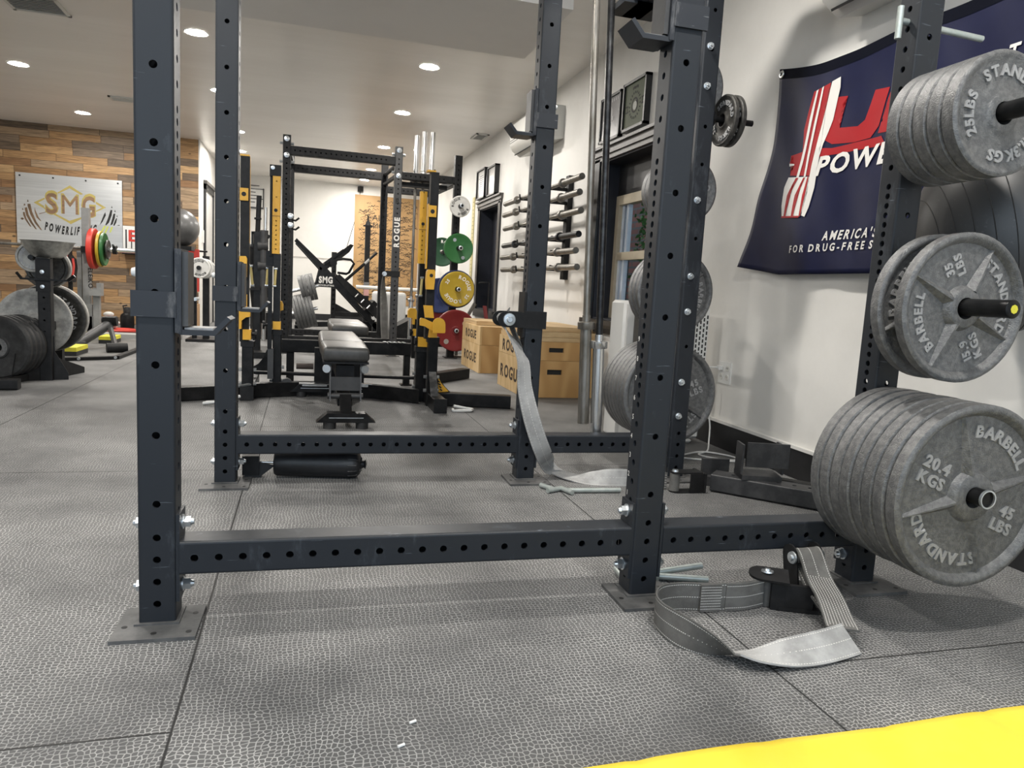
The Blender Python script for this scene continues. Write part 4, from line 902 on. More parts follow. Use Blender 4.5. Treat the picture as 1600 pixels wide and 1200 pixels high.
# ---------------------------------------------------------------- black spotter arm on the floor by the wall
DKG = mat('dark_slate_paint', (.016, .017, .019), .5, 0, (.05, .05, .052), 14, .6)
sa = thing('spotter_arm', 'black steel spotter arm lying on the floor against the right wall', 'spotter arm', (1.9, 2.4, 0))
d = V((.70, -.714, 0)); n = V((.714, .70, 0)); p0 = V((1.668, 2.620, .04))
MB().htube(p0, p0 + d * .80, (0, 0, 1), .07, .10, {'u+': [.08 + .06 * k for k in range(12)]}, .009).build('arm_tube', DKG, sa)
q = MB(); Rm = Matrix.Rotation(math.radians(-45.5), 3, 'Z')
c = p0 + d * .17 + n * .03 + V((0, 0, .075))
q.box(c + V((-.0, -.055, .065)), (.17, .010, .10), Matrix.Rotation(-.30, 3, 'Z')); q.box(c + V((.085, -.02, .045)), (.008, .09, .12), Matrix.Rotation(-.30, 3, 'Z')); q.box(c + V((-.085, .01, .045)), (.008, .09, .12), Matrix.Rotation(-.30, 3, 'Z')); q.box(c + V((0, 0, -.03)), (.16, .12, .02), Matrix.Rotation(-.3, 3, 'Z'))
q.build('mount_bracket', DKG, sa)
q = MB(); q.box(p0 + V((.06, .09, .025)), (.12, .02, .09), Matrix.Rotation(-.15, 3, 'Z')); q.box(p0 + V((.06, .05, -.02)), (.10, .08, .04), Rm); q.build('end_plate', DKG, sa)
MB().htube(p0 + n * .11 + d * .20 + V((0, 0, -.005)), p0 + n * .11 + d * .78 + V((0, 0, -.005)), (0, 0, 1), .07, .05).build('side_rail', BLACKM, sa)
# ---------------------------------------------------------------- white air purifier by the wall
ap = thing('air_purifier', 'tall white air purifier with perforated grille behind the plates', 'air purifier', (1.88, 3.5, 0))
x0, x1, y0, y1 = 1.60, 2.10, 3.45, 3.66
MB().bb((x0, y0 + .03, .03), (x1, y1, .765)).bb((x0 + .03, y0 + .04, 0), (x1 - .03, y1 - .02, .03)).build('housing', WHITEPL, ap).modifiers.new('b', 'BEVEL').width = .02
MB().bb((x0 + .012, y0 + .012, .17), (x1 - .012, y0 + .032, .745)).build('front_grille', WHITEPL, ap)
g_ = MB()
for i in range(10, 24):
    for j in range(19):
        xx = x0 + .03 + i * .0195; zz = .20 + j * .0285 + (.0142 if i % 2 else 0)
        if zz < .72: g_.bb((xx - .0042, y0 + .0112, zz - .0095), (xx + .0042, y0 + .0126, zz + .0095))
g_.build('grille_slot', SLOT, ap)
MB().bb((x0 + .05, y0 + .004, .19), (x0 + .19, y0 + .013, .735)).build('display_panel', mat('brown_grey_panel', (.10, .092, .082), .4), ap)
lg = MB()
for k in range(2): lg.bb((2.045, y0 + .027, .095 + k * .02), (2.075, y0 + .0305, .100 + k * .02))
lg.build('control_mark', SLOT, ap)
# its cord
cp = [(UW - .035, 3.447, .432), (UW - .09, 3.455, .425), (UW - .125, 3.40, .36), (2.10, 3.415, .22), (2.115, 3.405, .12), (2.09, 3.36, .05), (2.03, 3.27, .012), (1.95, 3.22, .008), (1.97, 3.14, .008), (2.06, 3.08, .008), (2.11, 3.13, .008), (2.06, 3.22, .009), (1.98, 3.25, .012), (1.88, 3.22, .008), (1.80, 3.16, .008), (1.90, 3.10, .008), (2.02, 3.06, .008), (2.09, 3.05, .008)]
P = [V(p) for p in cp]; sm_ = []
for i in range(len(P) - 1):
    a_, b_, c_, d_ = P[max(i - 1, 0)], P[i], P[i + 1], P[min(i + 2, len(P) - 1)]
    for k in range(6):
        t = k / 6; sm_.append(((b_ * 2) + (c_ - a_) * t + (a_ * 2 - b_ * 5 + c_ * 4 - d_) * t * t + (b_ * 3 - a_ - c_ * 3 + d_) * t ** 3) * .5)
cd = MB().tube(sm_ + [P[-1]], .0042, 8).build('power_cord', WHITEPL, ap)
MB().box((UW - .022, 3.447, .432), (.026, .024, .022)).build('plug', WHITEPL, cd)
# ---------------------------------------------------------------- yellow mat at the very front
ym = thing('padded_mat', 'yellow padded mat at the bottom right corner', 'mat', (1.3, .9, 0))
mb = MB(); xs_ = [.30 + .02 * k for k in range(90)]
for k in range(len(xs_) - 1):
    if k % 14 == 13: continue
prof = []
vs = []; fs = []
for k, x in enumerate(xs_):
    s = (x - .30) / .245; cr_ = abs((s % 1) - .5) * 2; dz = -.0035 * max(0, cr_ - .86) / .14; ye = 1.000 + .003 * math.sin(x * 11) - .004 * max(0, cr_ - .8) * 5
    for yy, zz in ((ye, .0), (ye + .008, .012), (ye + .002, .026), (ye - .02, .032 + dz), (ye - .12, .034 + dz), (.80, .034 + dz)): vs.append((x, yy, zz))
for k in range(len(xs_) - 1):
    for j in range(5): fs.append((k * 6 + j, k * 6 + j + 1, (k + 1) * 6 + j + 1, (k + 1) * 6 + j))
mb.add(vs, fs); mb.build('cover', YELM, ym, 60)
# ---------------------------------------------------------------- bars hung upright behind the rear beam
def barbell(name, label, group, a, b, m_sh, m_sl, L=2.2, sl=.415, srad=.025, loc=None, cat='barbell', short=False):
    """bar from end a towards b"""
    a = V(a); d = (V(b) - a).normalized(); t = thing(name, label, cat, a, group); a = V(a)
    MB().cyl(a + d * (sl + .03), a + d * (L - sl - .03), .0150, 16).build('shaft', m_sh, t)
    for o, s in ((a, d), (a + d * L, -d)):
        q = MB(); q.cyl(o, o + s * sl, srad, 20); q.build('sleeve', m_sl, t)
        q = MB(); q.lathe([(.0145, sl), (.036, sl), (.0375, sl + .002), (.0375, sl + .030), (.034, sl + .032), (.018, sl + .033), (.018, sl + .06), (.0145, sl + .06)], o, s, 20); q.build('collar', m_sl, t)
    return t
YH = 2.945
barbell('barbell', 'worn steel barbell hanging upright, left of the two by the window', 'bars hanging on the rack', at(911, 661, YH), at(916.5, 490, YH), BARE, BARE, 2.5)
q1 = at(930, 690, YH - .02); q2 = at(936.5, 516, YH - .02)
barbell('barbell', 'dark barbell with bright sleeve hanging upright, right of the two', 'bars hanging on the rack', q1, q2, BARD, CHROME, 2.5)
for pa in (at(911, 661, YH), q1):
    MB().bb((pa.x + .02, 2.86, 1.96), (pa.x + .16, 3.02, 1.985)).bb((pa.x + .06, 2.80, 1.97), (pa.x + .12, 2.87, HT)).build('bar_hanger', STEEL, rack)
# ================================================================ combo squat rack with yellow fittings
def pxbox(mb, x0, x1, yt, yb, Y, dep, yref=None):
    """upright box whose front face at depth Y covers the photo's x0..x1, yt..yb (measured at the box's own middle)"""
    ym = (yt + yb) / 2 if yref is None else yref
    a = at(x0, ym, Y); b = at(x1, ym, Y); xm = (x0 + x1) / 2
    z1 = at(xm, yt, Y).z; z0 = at(xm, yb, Y).z
    return mb.bb((a.x, Y, z0), (b.x, Y + dep, z1))
cr = thing('combo_rack', 'black squat and bench combo rack with yellow hooks behind the front rack', 'rack', (.23, 5.2, 0))
def cpart(name, m, fn, par=cr):
    q = MB(); fn(q); return q.build(name, m, par)
def pb(name, m, x0, x1, yt, yb, Y, dep, par=None):
    return cpart(name, m, lambda q: pxbox(q, x0, x1, yt, yb, Y, dep), par or cr)
def pp(name, m, pts, Y, dep, par=None):
    return cpart(name, m, lambda q: q.prism([at(x, y, Y) for x, y in pts], (0, dep, 0)), par or cr)
LX, RX = -.345, .78                                    # post centres
YA1, YA2, YR1, YR2 = 4.84, 5.02, 4.66, 4.84
# left main post
def sleeve(x0, x1, yt, Y):
    a = at(x0, (yt + 600) / 2, Y); b = at(x1, (yt + 600) / 2, Y); z = at((x0 + x1) / 2, yt, Y).z; c = (a.x + b.x) / 2; ww = b.x - a.x
    s_ = cpart('outer_sleeve', BLACK, lambda q: q.htube((c, Y + ww / 2, 0), (c, Y + ww / 2, z - .02), (1, 0, 0), ww, ww))
    cpart('sleeve_lip', BLACKM, lambda q: q.htube((c, Y + ww / 2, z - .035), (c, Y + ww / 2, z), (1, 0, 0), ww + .014, ww + .014), s_)
    for zz in (.10, .19):
        for s in (-1, 1): cpart('bolt', ZINC, lambda q: q.cyl((c + s * ww / 2, Y + .03, zz), (c + s * (ww / 2 + .018), Y + .03, zz), .012, 6))
    return c
cl1 = sleeve(377.5, 395.5, 533, YA1); cl2 = sleeve(425.5, 439.5, 515, YA2); cr2 = sleeve(650, 668, 542, YR2); cr1 = sleeve(668.5, 684, 527, YR1)
def mast(x0, x1, yt, yb, Y, stripe):
    up = pb('upright', BLACKM, x0, x1, yt, yb, Y + .012, .062)
    z = at((x0 + x1) / 2, yt, Y + .012).z; a = at(x0, 260, Y + .012).x; b = at(x1, 260, Y + .012).x
    cpart('top_cap', YEL, lambda q: q.bb((a - .002, Y + .010, z), (b + .002, Y + .076, z + .010)), up)
    return up
m1 = mast(375, 389.5, 243.5, 534, YA1, 1); m2 = mast(669, 681.5, 268.5, 530, YR1, 1)
pb('edge_strip', YEL, 389.5, 390.6, 245, 380, YA1 + .02, .05, m1); pb('edge_strip', YEL, 667.6, 669, 318, 420, YR1 + .02, .05, m2)
for (x0, x1, yt, yb, Y, up, hx, hy) in ((374, 388, 293.5, 313, YA1 - .004, m1, 381, 303), (670.5, 682, 321, 339, YR1 - .004, m2, 676, 330.5)):
    c_ = pb('height_collar', YEL, x0, x1, yt, yb, Y, .085, up if False else None); p = at(hx, hy, Y)
    cpart('collar_hole', SLOT, lambda q: q.cyl((p.x, Y - .0016, p.z), (p.x, Y + .001, p.z), .0135, 20), c_)
# left hook assembly
h1 = pp('bar_hook', YEL, [(372.5, 400), (384, 400), (386, 404), (385.5, 433), (380, 433), (379.5, 416), (377, 408), (372.5, 412)], YA1 - .03, .03)
cpart('hook_face', YEL, lambda q: pxbox(q, 379, 386, 460, 481, YA1 - .02, .02), h1)
b1 = pp('hook_bracket', YEL, [(371.8, 485), (390.8, 485), (390.8, 495), (384, 496), (377.5, 501), (377, 514), (372, 514)], YA1 - .05, .06)
k1 = pb('lock_block', YEL, 379, 392, 515, 531, YA1 - .02, .08)
def knob(x0, x1, y, Y, par, s):
    a = at(x0, y, Y); b = at(x1, y, Y); cpart('lock_knob', BLACKM, lambda q: q.cyl(a, b, .010, 10).cyl(b, b + V((s * .012, 0, 0)), .028, 8), par)
knob(392, 398.5, 522, YA1 + .02, k1, 1)
# left safety post with its yellow face
def face(x0, x1, yt, yb, Y, hx, hy, ht):
    a = at(x0, (yt + yb) / 2, Y); b = at(x1, (yt + yb) / 2, Y); zt_ = at((x0 + x1) / 2, yt, Y).z; zb_ = at((x0 + x1) / 2, yb, Y).z; c = (a.x + b.x) / 2
    f_ = cpart('yellow_face', YEL, lambda q: q.htube((c, Y + .02, zb_), (c, Y + .02, zt_), (1, 0, 0), b.x - a.x, .04, {'v-': [.03 + .03 * i for i in range(8)] + [.36, .46]}, .0045, .003))
    p = at(hx, hy, Y); cpart('face_hole', SLOT, lambda q: q.cyl((p.x, Y - .0012, p.z), (p.x, Y + .001, p.z), .011, 18), f_)
    p2 = at(x0, hy + 8.5, Y); cpart('face_seam', mat('ochre_seam', (.35, .18, .02), .5), lambda q: q.bb((a.x, Y - .001, p2.z - .003), (b.x, Y + .001, p2.z + .003)), f_)
    return f_
face(425.5, 437.8, 275, 396.5, YA2, 431, 328.5, 1); face(655, 666, 299, 412, YR2, 661, 350, 1)
pb('safety_post', BLACKM, 421.5, 439.5, 257.5, 275, YA2 + .02, .05); pb('safety_post', BLACKM, 421.5, 425.5, 275, 400, YA2 + .042, .03); pb('safety_post', BLACK, 427, 438, 396, 518, YA2 + .01, .05); pb('roller_housing', BLACK, 415.5, 433.5, 392, 416, YA2 + .06, .06)
p = at(426.5, 262, YA2 + .02); cpart('bolt', ZINC, lambda q: q.lathe([(.014, 0), (.012, .006), (.0005, .008)], p, (0, -1, 0), 14))
h2 = pp('safety_arm', YEL, [(434.5, 496), (434.5, 473), (437, 470), (440.5, 471), (442.6, 476), (442.6, 484.5), (438, 486), (437, 496)], YA2 + .08, .05)
k2 = pb('lock_block', YEL, 426, 438.5, 502.5, 515, YA2 - .015, .07); knob(425.7, 413.5, 507.5, YA2 + .02, k2, -1)
cpart('lift_lever', BLACK, lambda q: pxbox(q, 418.3, 425, 416, 545, YA2 - .05, .04)); cpart('lift_lever', GREYM, lambda q: pxbox(q, 417.8, 427, 545, 592, YA2 - .045, .05))
for (x0, y0, x1, y1, Y) in ((391.5, 416, 394.5, 446, YA2 + .1), (418.5, 419, 416.5, 446, YA2 + .1), (431, 420, 429, 447, YA2 - .01), (659.5, 434, 657, 462, YR2 - .02)):
    l_ = cpart('lever_rod', mat('pale_yellow_rod', (.62, .50, .20), .5), lambda q: q.cyl(at(x0, y0, Y), at(x1, y1, Y), .0085, 8))
    cpart('rod_end', ZINC, lambda q: q.cyl(at(x0, y0, Y) - V((.011, 0, 0)), at(x0, y0, Y) + V((.011, 0, 0)), .009, 10).cyl(at(x1, y1, Y) - V((.011, 0, 0)), at(x1, y1, Y) + V((.011, 0, 0)), .009, 10), l_)
# right post fittings
pb('safety_post', BLACK, 653.5, 663.5, 412, 545, YR2 + .01, .05)
h3 = pp('bar_hook', YEL, [(666.5, 452), (666, 438), (667.5, 424), (669.5, 421), (679, 421.5), (680.3, 425), (679.5, 440), (678, 452.5)], YR1 - .02, .05)
p = at(674, 430.5, YR1 - .02); cpart('hook_hole', SLOT, lambda q: q.cyl((p.x, YR1 - .022, p.z), (p.x, YR1 - .019, p.z), .0115, 18), h3)
pp('catcher_plate', YEL, [(661.8, 477), (676, 477.6), (678.2, 497), (664, 496)], YR1 - .05, .012)
ca = pp('bar_catcher', YEL, [(656.5, 499), (658.5, 496.7), (664, 498), (677, 504), (676.5, 517.5), (664, 510), (656.5, 508.5)], YR1 - .14, .03)
import math as _m
cpart('end_plate', YEL, lambda q: q.prism([at(676, 520.5, YR1 - .17), at(695, 520.5, YR1 - .17), at(696, 518, YR1 - .17)] + [at(686 + 10 * _m.cos(a * PI / 10), 507 - 10.4 * _m.sin(a * PI / 10), YR1 - .17) for a in range(11)], (0, .012, 0)), ca)
cpart('liner', BLACKM, lambda q: q.prism([at(x, y, YR1 - .10) for x, y in ((667, 497.2), (678, 498.5), (677, 502.5))], (0, .05, 0)), ca)
pp('catcher_stem', YEL, [(672.5, 514), (683, 516), (683, 527.5), (670.5, 527.5)], YR1 - .06, .05)
k3 = pb('lock_block', YEL, 653.5, 668, 527, 542, YR2 - .02, .07); knob(653, 650.5, 532, YR2 + .02, k3, -1)
h4 = pp('safety_arm', YEL, [(637.8, 496), (638, 486), (641, 481.5), (649.5, 482), (651.8, 487), (651.5, 498.8), (648.5, 498.5), (648, 507), (645, 507), (644.5, 497.5)], YR2 + .35, .05)
k4 = pb('lock_block', YEL, 646, 653, 514.5, 525, YR2 + .33, .06); knob(646, 643, 519, YR2 + .36, k4, -1)
pb('safety_post', BLACK, 644, 653, 498, 560, YR2 + .38, .05)
# feet
for (cx, ya_, yb_, k) in ((cl1, YA1 - .035, 5.45, 'L'), (cr1 + .012, 4.39, 5.30, 'R')):
    cpart('side_foot', BLACK, lambda q: q.htube((cx, ya_, .045), (cx, yb_, .045), (1, 0, 0), .078, .085))
    cpart('foot_cap', BLACKM, lambda q: q.bb((cx - .041, ya_ - .006, .002), (cx + .041, ya_ + .004, .09)))
cpart('outer_leg', BLACK, lambda q: q.htube((cr1 + .05, 4.72, .045), (1.335, 4.60, .045), (0, 0, 1), .085, .085)); cpart('rear_leg', BLACK, lambda q: q.htube((cr1 + .06, 5.62, .045), (1.36, 6.15, .045), (0, 0, 1), .085, .085))
cpart('outer_leg', BLACK, lambda q: q.htube((cl1 - .04, 4.93, .045), (-.78, 4.75, .045), (0, 0, 1), .085, .085))
cpart('front_gusset', mat('worn_gusset_steel', (.05, .05, .05), .4, .3, (.2, .2, .2), 16, .8), lambda q: q.prism([at(670.5, 581, YR1 - .01), at(681.5, 581, YR1 - .01), at(685, 628, YR1 - .16), at(674, 629, YR1 - .16)], (0, .012, 0)))
gs = pp('gusset', BLACK, [(684, 612), (684, 582), (688, 594), (695, 604), (704, 613), (709, 617), (700, 617)], 4.70, .012)
wr_ = pp('warning_sticker', YEL, [(684.6, 613), (684.6, 588), (689, 598), (695, 605), (701, 611.5)], 4.699, -.002, gs)
def ws(q):
    for i in range(4): p = at(685.5 + 1.2 * i, 596 + 4.4 * i, 4.6962); q.box(p, (.018, .001, .009), Matrix.Rotation(.6, 3, 'Y'))
cpart('sticker_print', INK, ws, wr_)
pp('curved_gusset', BLACK, [(395, 573), (404, 568), (412, 558), (417, 546), (440, 546), (440, 582), (395, 582)], 5.56, .012)
# base and bench support
def bow(q):
    pts = [V((LX + .04 + (RX - LX - .08) * k / 14, 4.93 + .20 * math.sin(PI * k / 14) - .16 * k / 14, .055)) for k in range(15)]
    q.sweep(pts, [[V((0, -.035, -.048)), V((0, .035, -.048)), V((0, .035, .040)), V((0, -.035, .040))]] * 15)
cpart('base_bow', BLACK, bow)
cpart('base_rail', BLACK, lambda q: q.htube((LX, 5.30, .12), (RX, 5.16, .12), (0, 0, 1), .022, .05))
cpart('adjust_knob', GREYM, lambda q: q.cyl((-.105, 5.01, .085), (-.105, 5.045, .085), .035, 9))
cb = cpart('cross_beam', BLACK, lambda q: q.htube((-.21, 5.62, .285), (.86, 5.62, .285), (0, 0, 1), .095, .06))
cpart('beam_leg', BLACK, lambda q: q.htube((-.095, 5.64, .0), (-.095, 5.64, .25), (1, 0, 0), .055, .055).bb((-.13, 5.60, 0), (-.06, 5.69, .01)))
cpart('beam_leg', BLACK, lambda q: q.htube((.775, 5.64, .0), (.775, 5.64, .25), (1, 0, 0), .05, .055).bb((.73, 5.60, 0), (.82, 5.69, .01)))
def tread(q):
    for k in range(5): q.box((.60 + .035 * k, 5.60, .337), (.020, .06, .006), Matrix.Rotation(.25, 3, 'Z'))
cpart('grip_tread', ZINC, tread, cb)
MB().tube([(.925, 4.50, .008), (.915, 4.44, .008), (.95, 4.43, .012), (1.03, 4.44, .012), (1.05, 4.48, .012), (1.02, 4.51, .012), (.93, 4.50, .03)], .009, 8).build('floor_hook', WHITEPL, cr)
MB().tube([(-.45, 4.70, .01), (-.56, 4.66, .01), (-.57, 4.62, .012), (-.46, 4.60, .03), (-.37, 4.66, .05)], .010, 8).build('floor_hook', WHITEPL, cr)
MB().tube([(-.40, 4.80, .09), (-.30, 4.86, .10)], .01, 6).build('foot_link', ZINC, cr)
# ================================================================ flat benches
def bench(name, label, cx, y0, y1, zt, wd, wb, detail=True):
    t = thing(name, label, 'bench', (cx, (y0 + y1) / 2, 0)); th = .085
    yc = y0 + (y1 - y0) * .33
    def pad(ya, yb, wa, wbb, z0, nm, front=False):
        q = MB(); ins = .018; P = []
        def ring(inset, z):
            xa, xb = wa / 2 - inset, wbb / 2 - inset
            return [V((cx - xa, ya + inset, z)), V((cx + xa, ya + inset, z)), V((cx + xb, yb - inset, z)), V((cx - xb, yb - inset, z))]
        rs = [ring(.02, z0), ring(.0, z0 + .012), ring(0, z0 + th - .022), ring(.010, z0 + th - .006), ring(.03, z0 + th)]
        vs = [p for r in rs for p in r]; fs = [(3, 2, 1, 0), (16, 17, 18, 19)]
        for i in range(4):
            for k in range(4): fs.append((i * 4 + k, i * 4 + (k + 1) % 4, (i + 1) * 4 + (k + 1) % 4, (i + 1) * 4 + k))
        q.add(vs, fs); o = q.build(nm, VINYL, t, 60); mdf = o.modifiers.new('b', 'BEVEL'); mdf.width = .016; mdf.segments = 3
        return o
    pad(y0, yc - .005, wd * .92, wd, zt - th, 'seat_pad'); pad(yc + .005, y1, wd, wd * .95, zt - th, 'back_pad')
    MB().bb((cx - wd * .46, y0 + .02, zt - th - .012), (cx + wd * .46, y1 - .02, zt - th)).build('pad_base', BLACKM, t)
    if not detail:
        MB().htube((cx, y0 + .1, zt - .16), (cx, y1 - .05, zt - .16), (0, 0, 1), .07, .06).build('spine', BLACK, t)
        MB().htube((cx, y0 + .15, .0), (cx, y0 + .15, zt - .15), (1, 0, 0), .06, .06).htube((cx, y1 - .15, .0), (cx, y1 - .15, zt - .15), (1, 0, 0), .06, .06).build('leg', BLACK, t)
        return t
    MB().htube((cx, y0 + .08, zt - .15), (cx, y1 - .10, zt - .15), (0, 0, 1), .08, .10).build('spine', BLACK, t)
    q = MB()                                           # front yoke with two cheeks
    for s in (-1, 1): q.prism([(cx + s * .078, y0 + .05, zt - .10), (cx + s * .078, y0 + .14, zt - .10), (cx + s * .078, y0 + .06, .13), (cx + s * .078, y0 - .0, .13)], (s * .008, 0, 0))
    q.bb((cx - .078, y0 + .03, zt - .245), (cx + .078, y0 + .05, zt - .17)); q.cyl((cx - .095, y0 + .03, .155), (cx + .095, y0 + .03, .155), .017, 14)
    q.build('front_yoke', GREYM, t)
    for s in (-1, 1): MB().lathe([(.0005, .012), (.022, .012), (.026, 0)], (cx + s * .10, y0 + .035, zt - .125), (s * .3, -1, 0), 16).build('hinge_cap', ZINC, t)
    MB().htube((cx, y0 + .02, .15), (cx, y0 - .10, .05), (1, 0, 0), .062, .05).build('front_strut', BLACK, t)
    MB().htube((cx, y0 + .05, .12), (cx, y1 - .15, .12), (0, 0, 1), .05, .08).build('base_tube', BLACK, t)
    def foot(yy, hw, nm):
        q = MB(); q.prism([(cx - hw, yy - .035, .036), (cx - hw + .055, yy - .035, .085), (cx + hw - .055, yy - .035, .085), (cx + hw, yy - .035, .036)], (0, .085, 0))
        o = q.build(nm, BLACK, t)
        MB().bb((cx - hw + .065, yy - .0365, .060), (cx + hw - .065, yy - .034, .064)).build('edge', ZINC, o)
        for s in (-1, 1): MB().cyl((cx + s * (hw - .07), yy, .0), (cx + s * (hw - .07), yy, .037), .034, 18).build('rubber_foot', RUBB, o)
    foot(y0 - .10, .155, 'front_foot'); foot(y1 - .30, .305, 'rear_foot')
    MB().bb((cx - .155, y1 - .42, .115), (cx + .165, y1 - .34, zt - .09)).build('rear_frame', BLACK, t)
    q = MB(); q.cyl((cx - .27, y1 - .30, .205), (cx - .16, y1 - .30, .205), .020, 16); q.build('foam_handle', mat('brown_foam', (.05, .036, .030), .7), t)
    q = MB(); q.box((cx - .15, y1 - .33, .088), (.16, .05, .02)); q.box((cx + .16, y1 - .33, .088), (.14, .05, .02)); q.cyl((cx - .25, y1 - .36, .098), (cx - .06, y1 - .36, .098), .008, 8); q.build('chrome_catch', CHROME, t)
    return t
bench('bench', 'grey padded adjustable bench standing inside the combo rack', .225, 4.02, 5.30, .430, .268, .25)
bench('bench', 'second grey padded bench behind the nearer one', .375, 6.25, 7.30, .415, .33, .3, False)
# ================================================================ rear rack with lettered uprights
rr = thing('power_rack', 'black power rack with white lettering and two crossbars farther back', 'rack', (.35, 8.4, 0))
def rp(name, m, fn, par=rr):
    q = MB(); fn(q); return q.build(name, m, par)
YA, YBk = 7.90, 9.02; tw = .078
xl = at(448.5, 215, YA).x; xr = at(624, 240, YA).x; xst = at(717.5, 250, YA).x; xbr = at(602, 262, YBk).x; xbl = xl + .02
def colp(x, y, h, m=BLACKM, nm='upright'):
    hs = [.10 + .0508 * k for k in range(int((h - .15) / .0508))]
    return rp(nm, m, lambda q: q.htube((x, y + tw / 2, 0), (x, y + tw / 2, h), (1, 0, 0), tw, tw, {'v-': hs}, .008).bb((x - .07, y - .04, 0), (x + .07, y + tw + .04, .008)))
hA = at(448, 210, YA).z; hB = at(602, 257, YBk).z
colp(xl, YA, hA); ur = colp(xr, YA, hA, GREYM); colp(xbr, YBk, hB); colp(xbl, YBk, hB); colp(xst, YA, at(717, 243, YA).z); colp(xst - .10, YBk, at(690, 266, YBk).z)
zt = at(448, 227, YA).z - .0; hs_ = [.04 + .0508 * k for k in range(20)]
def hbeam(a, b, s=.076, hl=True): rp('crossmember', BLACKM, lambda q: q.htube(a, b, (0, 0, 1), s, s, {'v+': [.04 + .0508 * k for k in range(int(((V(b) - V(a)).length - .08) / .0508))]} if hl else None, .008))
z1 = at(470, 236, YA).z; hbeam((xl + tw / 2, YA + .04, z1), (xr - tw / 2, YA + .04, z1), .088)
z2 = at(470, 263, YBk).z; hbeam((xbl + tw / 2, YBk + .04, z2), (xbr - tw / 2, YBk + .04, z2), .088)
z3 = at(640, 275, YA).z; hbeam((xr + tw / 2, YA + .04, z3), (xst - tw / 2, YA + .04, z3)); z4 = at(640, 299, YBk).z; hbeam((xbr + tw / 2, YBk + .04, z4), (xst - .10, YBk + .04, z4))
hbeam((xl + tw / 2, YA + .04, .152), (xr - tw / 2, YA + .04, .152), .066); hbeam((xbl, YBk + .04, .147), (xbr, YBk + .04, .147), .07); hbeam((xr + tw / 2, YA + .04, .155), (xst - tw / 2, YA + .04, .155))
for zz in (hA - .12, hA - .23): rp('side_beam', BLACKM, lambda q: q.cyl((xr, YA + tw, zz - .05), (xbr, YBk, zz - .02), .024, 12))
rp('side_beam', BLACKM, lambda q: q.htube((xl, YA + tw, hA - .1), (xbl, YBk, hA - .1), (1, 0, 0), .07, .07))
rp('side_beam', BLACKM, lambda q: q.htube((xst, YA + tw, z3), (xst - .10, YBk, z3 - .02), (1, 0, 0), .07, .07))
for x_ in (xl, xr):
    for zz in (hA - .04, hA - .20 if x_ < 0 else hA - .30): rp('bolt', ZINC, lambda q: q.lathe([(.028, 0), (.026, .01), (.012, .013), (.0005, .016)], (x_, YA, zz), (0, -1, 0), 18))
    for zz in (hA - .08, hA - .26):
        for s in (-1, 1): rp('bolt', ZINC, lambda q: q.cyl((x_ + s * tw / 2, YA + .04, zz), (x_ + s * (tw / 2 + .03), YA + .04, zz), .014, 8))
def lt(q):
    # white block lettering running down the upright
    zc = at(620, 363, YA).z
    text(q, 'ROGUE', (xr + .027, YA - .001, zc), (0, 0, 1), (-1, 0, 0), .054, .001, .045, .014, 0, .98)
rp('lettering', FWHITE, lt, ur)
rp('lettering', INK, lambda q: text(q, 'R', (xr - .0, YA - .001, at(620, 318, YA).z), (1, 0, 0), (0, 0, 1), .052, .001, .03), ur)
# bar cups and straps on that rack
q = MB(); q.bb((xr - .10, YA - .01, at(615, 428, YA).z - .03), (xr + .05, YA + tw + .01, at(615, 428, YA).z + .03)); q.build('strap_mount', BLACKM, rr)
zz = at(605, 428, YA).z; MB().cyl((xr - .115, YA - .02, zz), (xr - .115, YA - .0, zz), .024, 16).build('bolt', ZINC, rr)
st3 = thing('safety_strap', 'grey safety strap hanging down inside the lettered rack', 'strap', (xr - .10, YA, .5))
ribbon([V((xr - .118, YA + .02, zz)), V((xr - .122, YA + .02, .75)), V((xr - .110, YA + .0, .55)), V((xr - .10, YA - .01, .36)), V((xr - .085, YA - .01, .19))], [(.25, 1, 0), (.6, .8, 0), (1, .3, 0), (1, 0, 0), (1, 0, 0)], .085, .005, 'webbing', STRAPD, st3, [(-.8, 0, 1), (.8, 0, 1)])
for yy, zc in ((338, 0), (352, 0)):
    p = at(454, yy, YA - .03); t = rp('hook_roller', BLACKM, lambda q: q.cyl((p.x, YA - .06, p.z), (p.x, YA + .05, p.z), .034, 16).tube([(p.x + .01, YA - .03, p.z - .035), (p.x + .05, YA - .03, p.z - .04), (p.x + .085, YA - .03, p.z - .01)], .010, 6))
    rp('roller_cap', ZINC, lambda q: q.lathe([(.030, 0), (.020, .004), (.0005, .004)], (p.x, YA - .06, p.z), (0, -1, 0), 14), t)
# storage pegs with coloured plates
def disc_plate(name, label, cat_grp, loc, R, th, m, axis=(0, -1, 0), hub=None, txt=None, tm=None, dots=None):
    loc = V(loc); ax = V(axis).normalized(); t = thing(name, label, 'weight plate', loc, cat_grp)
    MB().lathe([(.026, 0), (R * .20, 0), (R * .22, -.004), (R * .84, -.004), (R * .88, 0), (R - .006, 0), (R, -.006), (R, -th + .006), (R - .006, -th), (.026, -th), (.026, 0)], loc, ax, 44).build('disc', m, t)
    up = V((0, 0, 1)); rt = up.cross(ax).normalized()
    if hub: MB().lathe([(.026, .0012), (R * .19, .0012)], loc, ax, 28).build('hub', hub, t)
    if txt:
        q = MB()
        for s, an, R_, h in txt: text_arc(q, s, loc - ax * .0035, rt, up, R * R_, an, R * h, .0015, .03, None)
        q.build('lettering', tm, t)
    if dots:
        q = MB()
        for an, rr_ in dots:
            c = loc + (rt * math.cos(math.radians(an)) + up * math.sin(math.radians(an))) * R * rr_; q.lathe([(.0005, -.002), (R * .12, -.002), (R * .125, -.005)], c, ax, 18)
        q.build('weld_disc', ZINC, t)
    return t
ys = YA - .02
